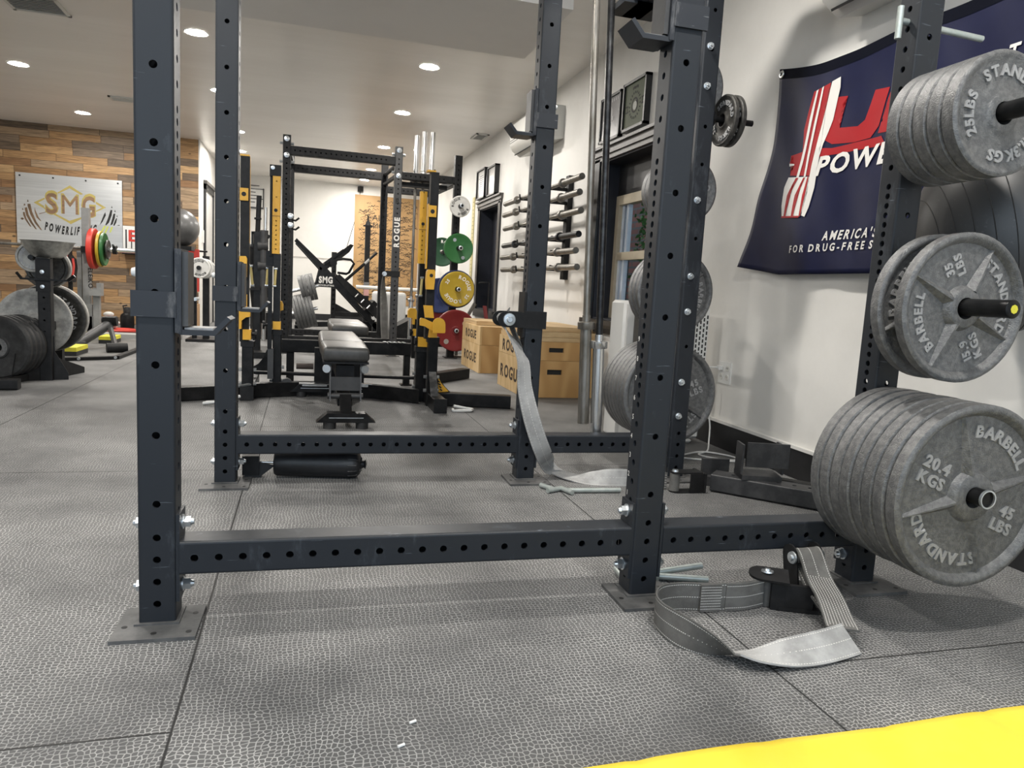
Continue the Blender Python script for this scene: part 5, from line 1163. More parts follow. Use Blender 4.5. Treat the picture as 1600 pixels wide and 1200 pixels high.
def rpeg(x, z, L=.22, yy=None): yy = YA if yy is None else yy; rp('plate_peg', BLACKM, lambda q: q.cyl((x, yy, z), (x, yy - L, z), .024, 18)); rp('peg_cap', ZINC, lambda q: q.lathe([(.024, 0), (.020, .003), (.014, .003)], (x, yy - L, z), (0, -1, 0), 16))
GP = 'coloured plates on the rear rack storage post'
c = at(720.5, 322, 7.72); rpeg(c.x, c.z, .24)
disc_plate('weight_plate', 'small white plate with black lettering at the top of the storage post', GP, (c.x, 7.76, c.z), .112, .03, WHITEP, txt=[('ROGUE', 140, .62, .22), ('ROGUE', -60, .62, .22)], tm=INK)
c = at(718, 388, 7.74); rpeg(c.x, c.z, .23)
disc_plate('weight_plate', 'green plate with two silver discs on the storage post', GP, (c.x, 7.78, c.z), .160, .035, GREENP, dots=[(118, .62), (-62, .68)])
c = at(715, 452, 7.72); rpeg(c.x, c.z, .25)
disc_plate('weight_plate', 'mustard yellow plate with white lettering on the storage post', GP, (c.x, 7.74, c.z), .190, .03, YELP, txt=[('ROGUE', 40, .60, .20), ('ROGUE', 248, .60, .20), ('25', 145, .62, .17), ('25', -35, .62, .17)], tm=FWHITE)
disc_plate('weight_plate', 'dark blue plate right behind the mustard yellow one', GP, (c.x, 7.78, c.z), .205, .05, BLUEP)
c = at(713, 517, 7.68); rpeg(c.x, c.z, .24)
disc_plate('weight_plate', 'large dark red plate low on the storage post behind the wooden blocks', GP, (c.x, 7.70, c.z), .225, .05, REDP, dots=[(40, .55), (-130, .70)])
# second post behind carries more
c = at(693, 394, 8.9); rp('plate_peg', BLACKM, lambda q: q.cyl((c.x, YBk, c.z), (c.x, YBk - .16, c.z), .024, 16))
disc_plate('weight_plate', 'dark green plate half hidden left of the green plate', GP, (c.x - .02, 8.88, c.z), .175, .035, mat('deep_green_paint', (.012, .06, .025), .5), txt=[('ROGUE', 55, .62, .2)], tm=FWHITE)
c = at(690, 462, 8.9)
disc_plate('weight_plate', 'navy plate half hidden left of the mustard plate', GP, (c.x - .02, 8.90, c.z), .215, .04, BLUEP); rp('plate_peg', BLACKM, lambda q: q.cyl((c.x - .02, YBk, c.z), (c.x - .02, YBk - .15, c.z), .024, 16))
c = at(690, 505, 8.9)
disc_plate('weight_plate', 'dark red plate half hidden behind the yellow catcher', GP, (c.x - .01, 8.92, c.z - .03), .22, .05, REDP); rp('plate_peg', BLACKM, lambda q: q.cyl((c.x - .01, YBk, c.z - .03), (c.x - .01, YBk - .13, c.z - .03), .024, 16))
# chrome bars in the upright holder of that rack
for i, (xt, yt, xb, yb, sl, lb) in enumerate(((652, 212, 648, 470, CHROME, 'left of the three barbells whose chrome sleeves rise above the lettered rack'), (664, 206, 660, 470, CHROME, 'middle of the three barbells whose chrome sleeves rise above the lettered rack'), (677, 207, 673, 470, CHROME, 'right of the three barbells whose chrome sleeves rise above the lettered rack'))):
    a = at(xt, yt, YA + .20); 
    barbell('barbell', lb, 'barbells standing in the rear rack holder', (a.x, YA + .20, a.z), (a.x - .002, YA + .20, 0), BARE, CHROME, min(2.2, a.z - .01))
rp('bar_holder', BLACKM, lambda q: q.bb((xr + tw / 2, YA + .10, z3 - .10), (xst - .1, YA + .16, z3 - .05)).bb((at(646, 278, YA).x, YA + .15, z3 - .03), (at(684, 278, YA).x, YA + .25, z3 - .005)))
# ================================================================ wooden blocks
def block(label, x0, y0, z0, x1, y1, z1, left_txt, lift=False, slot=None, mt=(PLYL, PLYR), lh=.085):
    t = thing('wooden_block', label, 'wooden block', ((x0 + x1) / 2, (y0 + y1) / 2, z0), 'stacked wooden lifting blocks'); th = .018
    MB().bb((x0, y0, z0 + .002), (x0 + th, y1, z1)).build('lettered_side', mt[0], t)
    MB().bb((x1 - th, y0, z0 + .002), (x1, y1, z1)).build('side', mt[0], t)
    q = MB()
    if slot:
        xa, xb, za, zb = slot
        for r_ in (((x0 + th, z0 + .002), (xa, z1)), ((xb, z0 + .002), (x1 - th, z1)), ((xa, z0 + .002), (xb, za)), ((xa, zb), (xb, z1))): q.bb((r_[0][0], y0, r_[0][1]), (r_[1][0], y0 + th, r_[1][1]))
        MB().bb((xa - .01, y0 + th, za - .01), (xb + .01, y0 + th + .004, zb + .01)).build('handle_recess', SLOT, t)
    else: q.bb((x0 + th, y0, z0 + .002), (x1 - th, y0 + th, z1))
    q.build('front', mt[1], t); MB().bb((x0 + th, y1 - th, z0 + .002), (x1 - th, y1, z1)).build('back', mt[1], t)
    MB().bb((x0 + th, y0 + th, z1 - .02), (x1 - th, y1 - th, z1 - .002)).build('top', LUMB, t)
    if left_txt:
        q = MB(); zc = (z0 + z1) / 2 - lh / 2; text(q, left_txt, (x0 - .0006, (y0 + y1) / 2 + .0, zc), (0, -1, 0), (0, 0, 1), lh, .0006, .03, lh * .22, 0, 1.15); q.build('lettering', INKB, t)
    return t
def board(label, x0, y0, z0, x1, y1, z1):
    t = MB().bb((x0, y0, z0 + .0015), (x1, y1, z1)).build('wooden_board', LUMB, None, loc=((x0 + x1) / 2, (y0 + y1) / 2, z0)); tag(t, label, 'board', 'boards on the wooden blocks')
bx0, bx1 = 1.565, 2.12
block('tall lettered wooden block at the bottom of the left stack', 1.565, 6.52, 0, 2.02, 7.30, .262, 'ROGUE', mt=(PLYL, PLYR))
block('shallow lettered wooden block on top of the left stack', 1.565, 6.52, .262, 2.02, 7.30, .435, 'ROGUE', mt=(PLYL, PLYR), lh=.075)
board('thick pine board on the left stack of blocks', 1.58, 6.75, .435, 2.02, 7.34, .475)
xa = at(857, 548, 5.08).x; xb = at(880, 548, 5.08).x
block('tall wooden block with a dark hand slot at the bottom of the right stack', bx0, 5.08, 0, bx1, 5.82, .278, 'ROGUE', slot=(xa, xb, at(868, 586, 5.08).z, at(868, 578, 5.08).z), mt=(PLYL, PLYR), lh=.095)
block('shallow wooden block with a dark hand slot on the right stack', bx0, 5.08, .278, bx1, 5.82, .420, 'ROGUE', slot=(at(858, 548, 5.08).x, at(881, 548, 5.08).x, at(868, 551, 5.08).z, at(868, 544, 5.08).z), mt=(PLYL, PLYR), lh=.085)
board('lowest of three pine boards on the right stack of blocks', bx0 + .01, 5.08, .420, bx1, 5.82, .452)
board('middle of three pine boards on the right stack of blocks', bx0 + .02, 5.085, .452, bx1, 5.84, .492)
board('topmost of three pine boards on the right stack of blocks', bx0 + .03, 5.12, .492, bx1 - .02, 5.95, .530)
# ================================================================ wall barbell rack
wk = thing('wall_bar_rack', 'black wall bracket holding six level barbells', 'bar rack', (UW, 6.4, .9))
ya, yb = 6.02, 6.88; Z6 = [1.668, 1.555, 1.413, 1.238, 1.116, .989]
for yy in (ya, yb):
    MB().bb((UW - .045, yy - .04, .90), (UW, yy + .04, 1.78)).build('wall_plate', BLACKM, wk)
    for z in Z6: MB().prism([(UW - .045, yy - .012, z - .02), (UW - .215, yy - .012, z - .02), (UW - .222, yy - .012, z + .035), (UW - .213, yy - .012, z + .035), (UW - .205, yy - .012, z - .0145), (UW - .175, yy - .012, z - .0145), (UW - .16, yy - .012, z + .03), (UW - .045, yy - .012, z + .005)], (0, .024, 0)).build('bar_arm', BLACKM, wk)
for i, z in enumerate(Z6):
    m1 = BARE if i not in (3,) else BARD
    barbell('barbell', ['topmost', 'second from the top', 'third from the top', 'fourth from the top', 'fifth from the top', 'lowest'][i] + ' of six barbells lying level on the wall rack', 'barbells on the wall rack', (UW - .19, 5.29 + .03 * math.sin(i * 2), z), (UW - .19, 7.5, z), m1, m1)
# small bottle and paper on the wall behind the upright
sg = MB().bb((UW - .004, 6.70, .52), (UW, 6.86, .78)).build('paper_notice', WHITEPL, None, loc=(UW, 6.78, .52)); tag(sg, 'white paper notice low on the wall under the barbells', 'notice')
q = MB()
for k in range(5): q.bb((UW - .0046, 6.72, .56 + .035 * k), (UW - .004, 6.84, .572 + .035 * k))
q.build('printed_lines', GREYM, sg)
# measuring tape strip and red lever near the far window
bsx = thing('banded_stick', 'tall pale yellow ruled strip on the wall behind the storage post', 'measuring strip', (UW, 9.85, .9))
MB().bb((UW - .012, 9.78, .80), (UW, 9.90, 2.0)).build('strip', mat('pale_yellow_strip', (.62, .55, .28), .6), bsx)
q = MB()
for k in range(22): q.bb((UW - .0128, 9.80, .84 + .052 * k), (UW - .0118, 9.84 + .03 * (k % 2), .845 + .052 * k))
q.build('ruled_mark', INK, bsx)
rb_ = thing('lifting_lever', 'dark red bar leaning below the far window', 'lever', (2.0, 8.0, 0))
a = at(757, 478, 8.0); b = at(765, 540, 8.0); MB().htube(b, a, (1, 0, 0), .04, .04).build('bar', mat('dark_red_paint', (.20, .03, .03), .5), rb_)
MB().cyl((b.x, b.y, 0), b, .02, 10).bb((b.x - .08, b.y - .08, 0), (b.x + .08, b.y + .08, .02)).build('base', BLACKM, rb_)
pk = thing('rail', 'slanting steel tube right of the dark red plate', 'tube', at(733, 490, 8.05))
a = at(722, 508, 8.05); b = at(742, 474, 8.05); c0 = a + (a - b) * .4; MB().cyl(c0, b, .022, 12).cyl(c0, (c0.x, c0.y, 0), .02, 10).bb((c0.x - .1, c0.y - .1, 0), (c0.x + .1, c0.y + .1, .02)).build('tube', BARE, pk)
hk_ = thing('cable_handle', 'thin black handle on a rod in front of the far window', 'handle', at(762, 440, 8.2))
p0 = at(748, 443, 8.2); p1 = at(764, 441, 8.2); p2 = at(761, 560, 8.2); MB().tube([p0, p0 + V((.02, 0, .012)), p1, V((p1.x, p1.y, .0))], .010, 8).build('rod', BLACKM, hk_)
# ================================================================ leg press with its plates
LY = 9.9
lp = thing('leg_press', 'black incline leg press with logo side plates and loaded plates', 'leg press', at(540, 512, LY) * 1.0)
lp.location.z = 0
def L3(x, y, d=0): p = at(x, y, LY); return V((p.x, LY + d, p.z))
def flat(pts, d0, d1): a = [L3(x, y, d0) for x, y in pts]; return MB().prism(a, (0, d1 - d0, 0))
for d in (0.0, .78):
    flat([(460, 376.5), (463.5, 372), (508, 415.5), (592, 511), (592, 519), (587, 516), (501, 422)], d, d + .07).build('rail', BLACK, lp)
    flat([(500, 416), (508, 424), (487, 463), (476, 497), (469, 514), (463, 514), (478, 470), (494, 440)], d, d + .07).build('front_leg', BLACK, lp)
    g_ = flat([(503, 420), (512, 422), (532, 444), (532, 450), (496, 448), (500, 432)], d - .012, d); gp = g_.build('side_plate', BLACK, lp)
    if d == 0:
        q = MB(); text(q, 'SMG', L3(508.8, 442, -.0135), (1, 0, 0), (0, 0, 1), .080, .001, .05, .008, 0, .72); gq = q.build('logo', FWHITE, gp)
        q = MB(); text(q, 'POWERLIFTING', L3(509.5, 447, -.0135), (1, 0, 0), (0, 0, 1), .020, .001, .02, .003, 0, .9); q.build('logo', FWHITE, gp)
    flat([(530, 428), (593, 484), (597, 494), (590, 500), (524, 436)], d, d + .05).build('carriage_rail', BLACKM, lp)
flat([(504, 415), (548, 381), (553, 383), (546, 394), (512, 420)], .05, .75).build('foot_plate', BLACKM, lp)
flat([(506, 410), (536, 389), (540, 390), (508, 414)], .02, .78).build('foot_plate_edge', BLACK, lp)
MB().cyl(L3(521, 411, -.06), L3(521, 411, .84), .045, 18).build('carriage_axle', BLACKM, lp)
for d in (-.03,):
    MB().tube([L3(526, 406, d), L3(536, 404.5, d), L3(548, 406, d), L3(553, 412, d), L3(545, 426, d), L3(541, 428, d), L3(527, 426, d)], .016, 8).build('guard_loop', BLACK, lp)
MB().tube([L3(540, 438), L3(570, 412)], .020, 8).build('lever', BLACKM, lp); MB().tube([L3(570, 412), L3(577, 405.5)], .016, 8).build('lever_sleeve', WHITEPL, lp); MB().tube([L3(577, 405.5), L3(589, 395)], .017, 8).build('lever_grip', RUBB, lp)
flat([(566, 490), (586, 470), (592, 476), (574, 500)], .1, .7).build('back_pad', BLACKM, lp)
for k in range(3):
    x_ = 555 + 9 * k; y_ = 464 + 9 * k; MB().cyl(L3(x_, y_, -.02), L3(x_ + 5, y_ - 5, -.02), .012, 8).build('stop_pin', CHROME, lp)
flat([(474, 505), (592, 505), (592, 513), (474, 513)], .3, .4).build('base_rail', BLACK, lp)
for d in (.0, .78): MB().bb((L3(582, 505).x, LY + d, 0), (L3(594, 505).x, LY + d + .08, L3(588, 505).z)).build('rear_foot', BLACK, lp)
for d in (.0, .78): MB().bb((L3(460, 508).x, LY + d, 0), (L3(474, 508).x, LY + d + .08, L3(466, 508).z)).build('front_foot', BLACK, lp)
ang = math.radians(17)
axd = V((-math.cos(ang), 0, -math.sin(ang) * .9)).normalized()
def tilted(c, R, n, th, names, grp):
    t0 = None
    for i in range(n):
        p = V(c) + axd * (i * (th + .002))
        t = thing('weight_plate', names[i], 'weight plate', p, grp)
        MB().lathe([(.026, 0), (R * .2, 0), (R * .25, -.006), (R * .86, -.006), (R * .9, 0), (R - .004, 0), (R, -.004), (R, -th + .004), (R - .004, -th), (.026, -th), (.026, 0)], p, -axd, 44).build('disc', IRON, t)
p = L3(492, 447, -.14); MB().cyl(p - axd * .05, p + axd * .29, .022, 14).build('plate_peg', CHROME, lp)
tilted(p, .172, 4, .046, [s + ' of four grey plates on the upper leg press peg' for s in ('innermost', 'second from the frame', 'third from the frame', 'outermost')], 'plates on the upper leg press peg')
p = L3(490, 482, -.14); MB().cyl(p - axd * .05, p + axd * .30, .022, 14).build('plate_peg', CHROME, lp)
tilted(p, .222, 6, .040, [s + ' of six big grey plates on the lower leg press peg' for s in ('innermost', 'second from the frame', 'third from the frame', 'fourth from the frame', 'fifth from the frame', 'outermost')], 'plates on the lower leg press peg')
# ================================================================ signed plywood board on the back wall
c0 = at(555, 306, YB - .02); c1 = at(655, 480, YB - .02)
bd = thing('signature_board', 'tall plywood board covered in handwritten signatures on the back wall', 'board', ((c0.x + 2.18) / 2, YB, .35))
MB().bb((c0.x, YB - .02, .35), (2.15, YB - .006, at(605, 308, YB).z)).build('panel', PLYB, bd)
q = MB(); zt_ = at(605, 308, YB).z
for k in range(420):
    x = random.uniform(c0.x + .06, 2.0); z = random.uniform(.45, zt_ - .08); L = random.uniform(.06, .16); sl = random.uniform(-.15, .35)
    pts = []
    for i in range(9): pts.append((x + L * i / 8, YB - .0215, z + sl * L * i / 8 + random.uniform(-.022, .022)))
    for i in range(8):
        a, b = V(pts[i]), V(pts[i + 1]); n_ = V((0, 0, .0050)); q.add([a - n_, a + n_, b + n_, b - n_], [(0, 1, 2, 3)])
text(q, 'All', (c0.x + .42, YB - .0215, at(588, 345, YB).z), (1, 0, 0), (0, 0, 1), .11, .0005, .0); text(q, 'SMG', (c0.x + .42, YB - .0215, at(588, 357, YB).z), (1, 0, 0), (0, 0, 1), .10, .0005, .0)
q.build('handwriting', INK, bd)
# dark post with a spring cap, red tag; white bar; holed upright
tp = thing('dip_post', 'tall black post with pointed cap standing before the signed board', 'post', at(573, 500, 12.6)); tp.location.z = 0
x_ = at(573, 420, 12.6).x; zt_ = at(573, 352, 12.6).z
MB().htube((x_, 12.6, 0), (x_, 12.6, zt_), (1, 0, 0), .085, .085).cyl((x_, 12.6, zt_), (x_, 12.6, zt_ + .08), .05, 14, .02).cyl((x_, 12.6, zt_ + .08), (x_, 12.6, zt_ + .16), .014, 8).bb((x_ - .075, 12.55, zt_ - .02), (x_ + .075, 12.65, zt_)).build('post', BLACKM, tp)
MB().bb((x_ - .046, 12.55, at(573, 452, 12.6).z), (x_ + .046, 12.556, at(573, 441, 12.6).z)).build('grey_wrap', mat('grey_wrap', (.16, .16, .16), .6), tp)
MB().bb((x_ - .042, 12.55, at(573, 462, 12.6).z), (x_ + .042, 12.556, at(573, 452, 12.6).z)).build('red_tag', mat('pink_tag', (.55, .30, .28), .6), tp)
MB().bb((x_ - .25, 12.4, 0), (x_ + .25, 12.8, .06)).build('base', BLACKM, tp)
bw = thing('barbell', 'white barbell resting across the far bench rack', 'barbell', at(590, 449, 12.12), 'far bench press bars')
a = at(556, 448, 12.2); b = at(602, 447, 12.2); MB().cyl((a.x, 12.12, a.z), (2.0, 12.12, a.z), .028, 16).build('shaft', WHITEP, bw); MB().lathe([(.03, 0), (.09, 0), (.09, .03), (.03, .03)], (b.x - .1, 12.12, a.z), (1, 0, 0), 20).build('collar', WHITEP, bw)
br_ = thing('bench_rack', 'black holed rack upright with angled brace behind the leg press', 'rack', at(521, 505, 12.2)); br_.location.z = 0
x_ = at(521, 450, 12.2).x; z1_ = at(521, 394, 12.2).z
MB().htube((x_, 12.2, 0), (x_, 12.2, z1_), (1, 0, 0), .075, .075, {'v-': [.25 + .075 * k for k in range(int((z1_ - .4) / .075))]}, .016).bb((x_ - .04, 12.15, z1_ - .12), (x_ + .04, 12.25, z1_)).build('upright', BLACKM, br_)
zb_ = at(545, 491, 12.2).z; MB().htube((x_, 12.2, zb_), (2.0, 12.2, zb_), (0, 0, 1), .07, .07, {'v+': [.35 + .06 * k for k in range(12)]}, .014).prism([(x_ + .03, 12.18, zb_ + .03), (x_ + .03, 12.18, zb_ + .17), (x_ + .30, 12.18, zb_ + .03)], (0, .01, 0)).build('crossmember', BLACKM, br_)
x2_ = 2.0; MB().htube((x2_, 12.2, 0), (x2_, 12.2, z1_), (1, 0, 0), .075, .075).build('upright', BLACKM, br_)
rm_ = thing('rowing_machine', 'grey and white machine with black brackets standing before the signed board', 'machine', at(595, 500, 11.8)); rm_.location.z = 0
a = at(583, 455, 11.8); b = at(634, 497, 11.8); q = MB().bb((a.x, 11.8, 0), (b.x, 12.05, a.z)); o = q.build('shell', mat('pale_grey_shell', (.50, .50, .49), .5), rm_); mm = o.modifiers.new('b', 'BEVEL'); mm.width = .05; mm.segments = 3
MB().box((a.x + .14, 11.78, a.z - .20), (.10, .03, .12)).tube([(a.x + .10, 11.77, a.z - .02), (a.x + .16, 11.77, a.z + .0), (a.x + .2, 11.77, a.z - .14), (a.x + .2, 11.77, a.z - .40)], .022, 8).build('bracket', BLACKM, rm_)
rp_ = thing('ramp_board', 'dark wedge ramp leaning on the floor behind the lettered rack', 'ramp', at(635, 515, 10.5)); rp_.location.z = 0
a = at(617, 520, 10.5); b = at(655, 492, 10.5); MB().prism([(a.x, 10.5, .0), (b.x, 10.5, 0), (b.x, 10.5, b.z), (a.x, 10.5, a.z + .08)], (0, .5, 0)).build('wedge', BLACKM, rp_)
# ================================================================ machines seen between the left posts
gm = thing('ham_raise_machine', 'black machine with paired foam rollers seen between the left yellow posts', 'machine', at(405, 500, 7.2)); gm.location.z = 0
GY = 7.6
def gp_(x, y, d=0): p = at(x, y, GY); return V((p.x, GY + d, p.z))
def gmp(nm, m, q): return q.build(nm, m, gm)
x_ = gp_(402, 430).x
gmp('post', BLACK, MB().htube((x_, GY, .0), (x_, GY, gp_(402, 362).z), (1, 0, 0), .07, .07)); gmp('mast', BLACKM, MB().cyl((x_, GY, gp_(402, 362).z), (x_ + .01, GY, gp_(403, 306).z), .024, 14).cyl((x_, GY, gp_(402, 343).z), (x_, GY, gp_(402, 345).z + .03), .034, 14))
gmp('head_frame', BLACK, MB().bb((gp_(393, 370).x, GY - .03, gp_(393, 385).z), (gp_(396, 370).x, GY + .03, gp_(393, 363).z)).bb((gp_(405, 370).x, GY - .03, gp_(405, 385).z), (gp_(408, 370).x, GY + .03, gp_(405, 363).z)).bb((gp_(393, 370).x, GY - .03, gp_(400, 366).z), (gp_(408, 370).x, GY + .03, gp_(400, 362).z)).tube([gp_(408, 363), gp_(421, 371)], .02, 8))
for yy in (385, 416): gmp('foam_roller', RUBB, MB().cyl(gp_(390, yy), gp_(406, yy), .024, 14).cyl(gp_(403, yy), gp_(419, yy + .5), .055, 18))
for xx in (393, 397): gmp('side_bar', BLACKM, MB().tube([gp_(xx, 384), gp_(xx + .5, 420), gp_(xx + 4, 450)], .018, 8))
gmp('spring_post', GREYM, MB().cyl(gp_(412, 360), gp_(411, 480), .045, 14)); gmp('lever_arm', BLACKM, MB().tube([gp_(419, 448), gp_(416, 463), gp_(411, 470), gp_(411, 505)], .022, 8).tube([gp_(395, 450), gp_(398, 480), gp_(398, 505)], .03, 8).bb((gp_(392, 448).x, GY - .06, gp_(392, 453).z), (gp_(407, 448).x, GY + .06, gp_(392, 447).z)))
gmp('base', BLACK, MB().bb((gp_(388, 505).x, GY - .3, 0), (gp_(420, 505).x, GY + .4, .06)))
vb = at(416, 380, 9.4); barbell('barbell', 'thin chrome barbell standing upright left of the yellow faced post', 'barbells standing on the left', at(415.5, 324, 9.4), at(414, 400, 9.4), BARD, CHROME, at(415.5, 324, 9.4).z - .005)
fbx = thing('foam_box', 'black foam box with dark lettering behind the left yellow hooks', 'box', at(405, 508, 9.6)); fbx.location.z = 0
a = at(391, 507, 9.6); b = at(421, 489, 9.6); MB().bb((a.x, 9.6, 0), (b.x + .1, 10.1, b.z)).build('block', BLACKM, fbx); q = MB(); text(q, 'ROGUE', ((a.x + b.x) / 2 + .05, 9.599, b.z * .35), (1, 0, 0), (0, 0, 1), b.z * .33, .001, .03); q.build('lettering', INK, fbx)
wbd = thing('whiteboard', 'small whiteboard with written lines on the far wall', 'whiteboard', at(398, 308, YB))
a = at(380, 322, YB); b = at(411, 295, YB); MB().bb((a.x, YB - .03, a.z), (b.x, YB, b.z)).build('panel', WHITEPL, wbd); MB().bb((a.x - .02, YB - .035, a.z - .03), (b.x + .02, YB - .0, a.z)).bb((b.x, YB - .035, a.z), (b.x + .02, YB, b.z)).build('frame', GREYM, wbd)
q = MB()
for k in range(6): q.bb((a.x + .05, YB - .0312, a.z + .08 + .06 * k), (a.x + .05 + random.uniform(.15, .33), YB - .030, a.z + .095 + .06 * k))
q.build('written_line', GREYM, wbd)
spk = thing('wall_speaker', 'small black speaker high on the back wall', 'speaker', at(563, 296, YB)); a = at(563, 296, YB); MB().box((a.x, YB - .06, a.z), (.07, .10, .10), Matrix.Rotation(.4, 3, 'Z')).build('cabinet', BLACKM, spk); MB().bb((a.x - .01, YB - .02, a.z - .02), (a.x + .01, YB, a.z + .02)).build('bracket', GREYM, spk)
wc = MB().tube([(a.x, YB - .01, a.z - .05), (a.x - .06, YB - .01, a.z - .5), (a.x - .25, YB - .01, a.z - 1.2)], .006, 6).build('wall_cable', GREYM, None, loc=(a.x, YB, a.z)); tag(wc, 'thin grey cable running down from the black wall speaker', 'cable')
# ================================================================ left side: plate tree with chalk bowl
PY = 5.60
tr = thing('plate_tree', 'black plate tree with angled feet and a bowl on its post, left foreground', 'plate tree', (-1.65, PY, 0))
pxm = at(73, 520, PY).x
MB().htube((pxm, PY, .0), (pxm, PY, .822), (1, 0, 0), .076, .076, {'v-': [.18 + .0762 * k for k in range(7)]}, .007).build('post', BLACKM, tr)
MB().bb((pxm - .044, PY - .044, .60), (pxm + .044, PY - .038, .82)).build('front_plate', BLACKM, tr)
for z in (at(72, 425, PY).z, at(72, 448, PY).z): MB().lathe([(.015, 0), (.013, .006), (.0005, .008)], (pxm - .004, PY - .045, z), (0, -1, 0), 14).build('bolt', ZINC, tr)
pz = gr(77, 590)
for ex, ey in ((107.5, 593), (131, 582), (27, 596), (60, 572)):
    e_ = gr(ex, ey); d = V((e_.x - pxm, e_.y - PY, 0)); d1 = d.normalized(); n = V((-d1.y, d1.x, 0)) * .006; a = V((pxm, PY, 0)) + d1 * .030
    MB().prism([a - n, a - d1 * .03 + d - n, a - d1 * .03 + d - n + V((0, 0, .042)), a + d1 * .035 - n + V((0, 0, .155)), a + d1 * .016 - n + V((0, 0, .19)), a + d1 * .012 - n + V((0, 0, .30)), a - n + V((0, 0, .30))], n * 2).build('foot_gusset', BLACKM, tr)
MB().htube((-1.95, 5.12, .035), (-1.70, 5.14, .035), (0, 0, 1), .06, .08).build('front_foot', BLACKM, tr)
hb_ = at(75, 437, PY); zb_ = hb_.z
MB().bb((at(36, 436, PY).x, PY - .06, zb_ - .006), (at(112, 436, PY).x, PY - .04, zb_ + .006)).tube([(at(38, 436, PY).x, PY - .05, zb_), (at(30, 428, PY).x, PY - .05, zb_ + .04)], .010, 6).tube([(at(110, 436, PY).x, PY - .05, zb_), (at(120, 430, PY).x, PY - .05, zb_ + .035)], .012, 6).build('bar_hook', BLACK, tr)
MB().htube((pxm - .01, PY, .62), at(42, 432, PY + .35), (0, 1, 0), .05, .05).build('upper_arm', BLACKM, tr)
MB().htube((pxm, PY + .03, .36), (pxm - .10, PY + .62, .36), (0, 0, 1), .06, .06).build('side_arm', BLACKM, tr)
bc_ = at(75, 378, PY); bwl = thing('chalk_bowl', 'dented metal chalk bowl on top of the plate tree', 'bowl', (bc_.x, PY, .826))
q = MB(); R_ = .157; pr = [(.0005, .826), (.075, .828), (.105, .845), (.135, .885), (R_ - .006, .925), (R_, .934), (R_ + .006, .936), (R_ - .004, .931), (.128, .886), (.10, .852), (.0005, .836)]
q.lathe(pr, (bc_.x, PY, 0), (0, 0, 1), 40); q.build('bowl', BOWLM, bwl)
# plates on the tree
def big_plate(name, label, grp, c, ax, R, th, m, face=None):
    c = V(c); ax = V(ax).normalized(); t = thing(name, label, 'weight plate', c, grp)
    MB().lathe([(.028, 0), (R * .22, 0), (R * .27, -.010), (R * .80, -.010), (R * .86, 0), (R - .005, 0), (R, -.005), (R, -th + .005), (R - .005, -th), (.028, -th), (.028, 0)], c, ax, 48).build('disc', m, t)
    if face:
        up = V((0, 0, 1)); rt = up.cross(ax).normalized(); q = MB()
        for s_, an, rr_, h_ in face: text_arc(q, s_, c - ax * .0098, rt, up, R * rr_, an, R * h_, .003, .03)
        q.build('lettering', IRONL, t)
    return t
ax_ = V((.10, -1, 0)).normalized()
gpc = at(53, 503, 5.76); GPL = 'plates on the left plate tree'
MB().cyl(gpc - ax_ * .55, gpc + ax_ * .09, .026, 16).build('plate_peg', BLACK, tr)
MB().bb((gpc.x - .03, 6.25, 0), (gpc.x + .03, 6.31, gpc.z + .05)).build('rear_post', BLACKM, tr)
big_plate('weight_plate', 'chalk-dusted pale grey plate behind the plate tree post', GPL, gpc, ax_, .232, .045, IRONW)
for i, (nm_, R_, m_) in enumerate((('second plate behind the chalk-dusted one', .215, IRONW), ('third plate behind the chalk-dusted one', .215, IRON))):
    big_plate('weight_plate', nm_, GPL, gpc - ax_ * (.049 * (i + 1)), ax_, R_, .044, m_)
gp2 = at(76, 497, 6.02)
big_plate('weight_plate', 'dark lettered plate leaning behind the chalk-dusted plates', GPL, gp2, ax_, .240, .04, IRONB, [('STANDARD', 20, .62, .13)])
big_plate('weight_plate', 'bright rimmed plate rearmost behind the chalk-dusted plates', GPL, gp2 - ax_ * .046, ax_, .246, .06, IRONW)
c = at(50, 402, PY + .10); big_plate('weight_plate', 'small ring plate with white lettering under the bowl', GPL, c, ax_, .100, .03, IRONW, [('STANDARD', 200, .6, .2)])
MB().cyl(c + ax_ * .05, c - ax_ * .25, .016, 12).bb((c.x, c.y + .05, c.z - .02), (pxm, PY + .16, c.z + .02)).build('plate_peg', BLACK, tr)
c = at(73, 418, PY + .30); big_plate('weight_plate', 'dark plate behind the post just under the bowl', GPL, c, ax_, .135, .04, IRONB); big_plate('weight_plate', 'pale rimmed plate behind the dark one under the bowl', GPL, c - ax_ * .045, ax_, .142, .05, IRONW)
MB().cyl(c + ax_ * .03, (pxm, PY + .03, c.z), .016, 12).cyl(c + ax_ * .03, c - ax_ * .12, .016, 12).build('plate_peg', BLACK, tr)
# row of black bumper plates in a floor rack
br2 = thing('bumper_rack', 'low black floor rack cradling bumper plates at the left edge', 'plate rack', (-2.1, 5.55, 0))
bA = V((1, .10, 0)).normalized()
b0 = at(-4, 534, 5.42); bd_ = V((.24, .97, 0)).normalized(); axb = -bd_
b0.z = .232
for i in range(5):
    c = b0 + bd_ * (.050 * i); R_ = .205; t = thing('bumper_plate', ['frontmost', 'second', 'third', 'fourth', 'rearmost'][i] + ' of five black bumper plates in the floor rack, left edge', 'weight plate', c, 'bumper plates in the floor rack')
    MB().lathe([(.027, .0), (.07, 0), (.075, -.006), (R_ * .72, -.006), (R_ * .78, 0), (R_ - .012, 0), (R_, -.012), (R_, -.034), (R_ - .012, -.046), (.027, -.046), (.027, 0)], c, axb, 52).build('disc', RUBB, t)
    if i == 0: MB().lathe([(.028, .002), (.062, .002)], c, axb, 28).build('hub', IRON, t)
dv = bd_; nv = V((-dv.y, dv.x, 0))
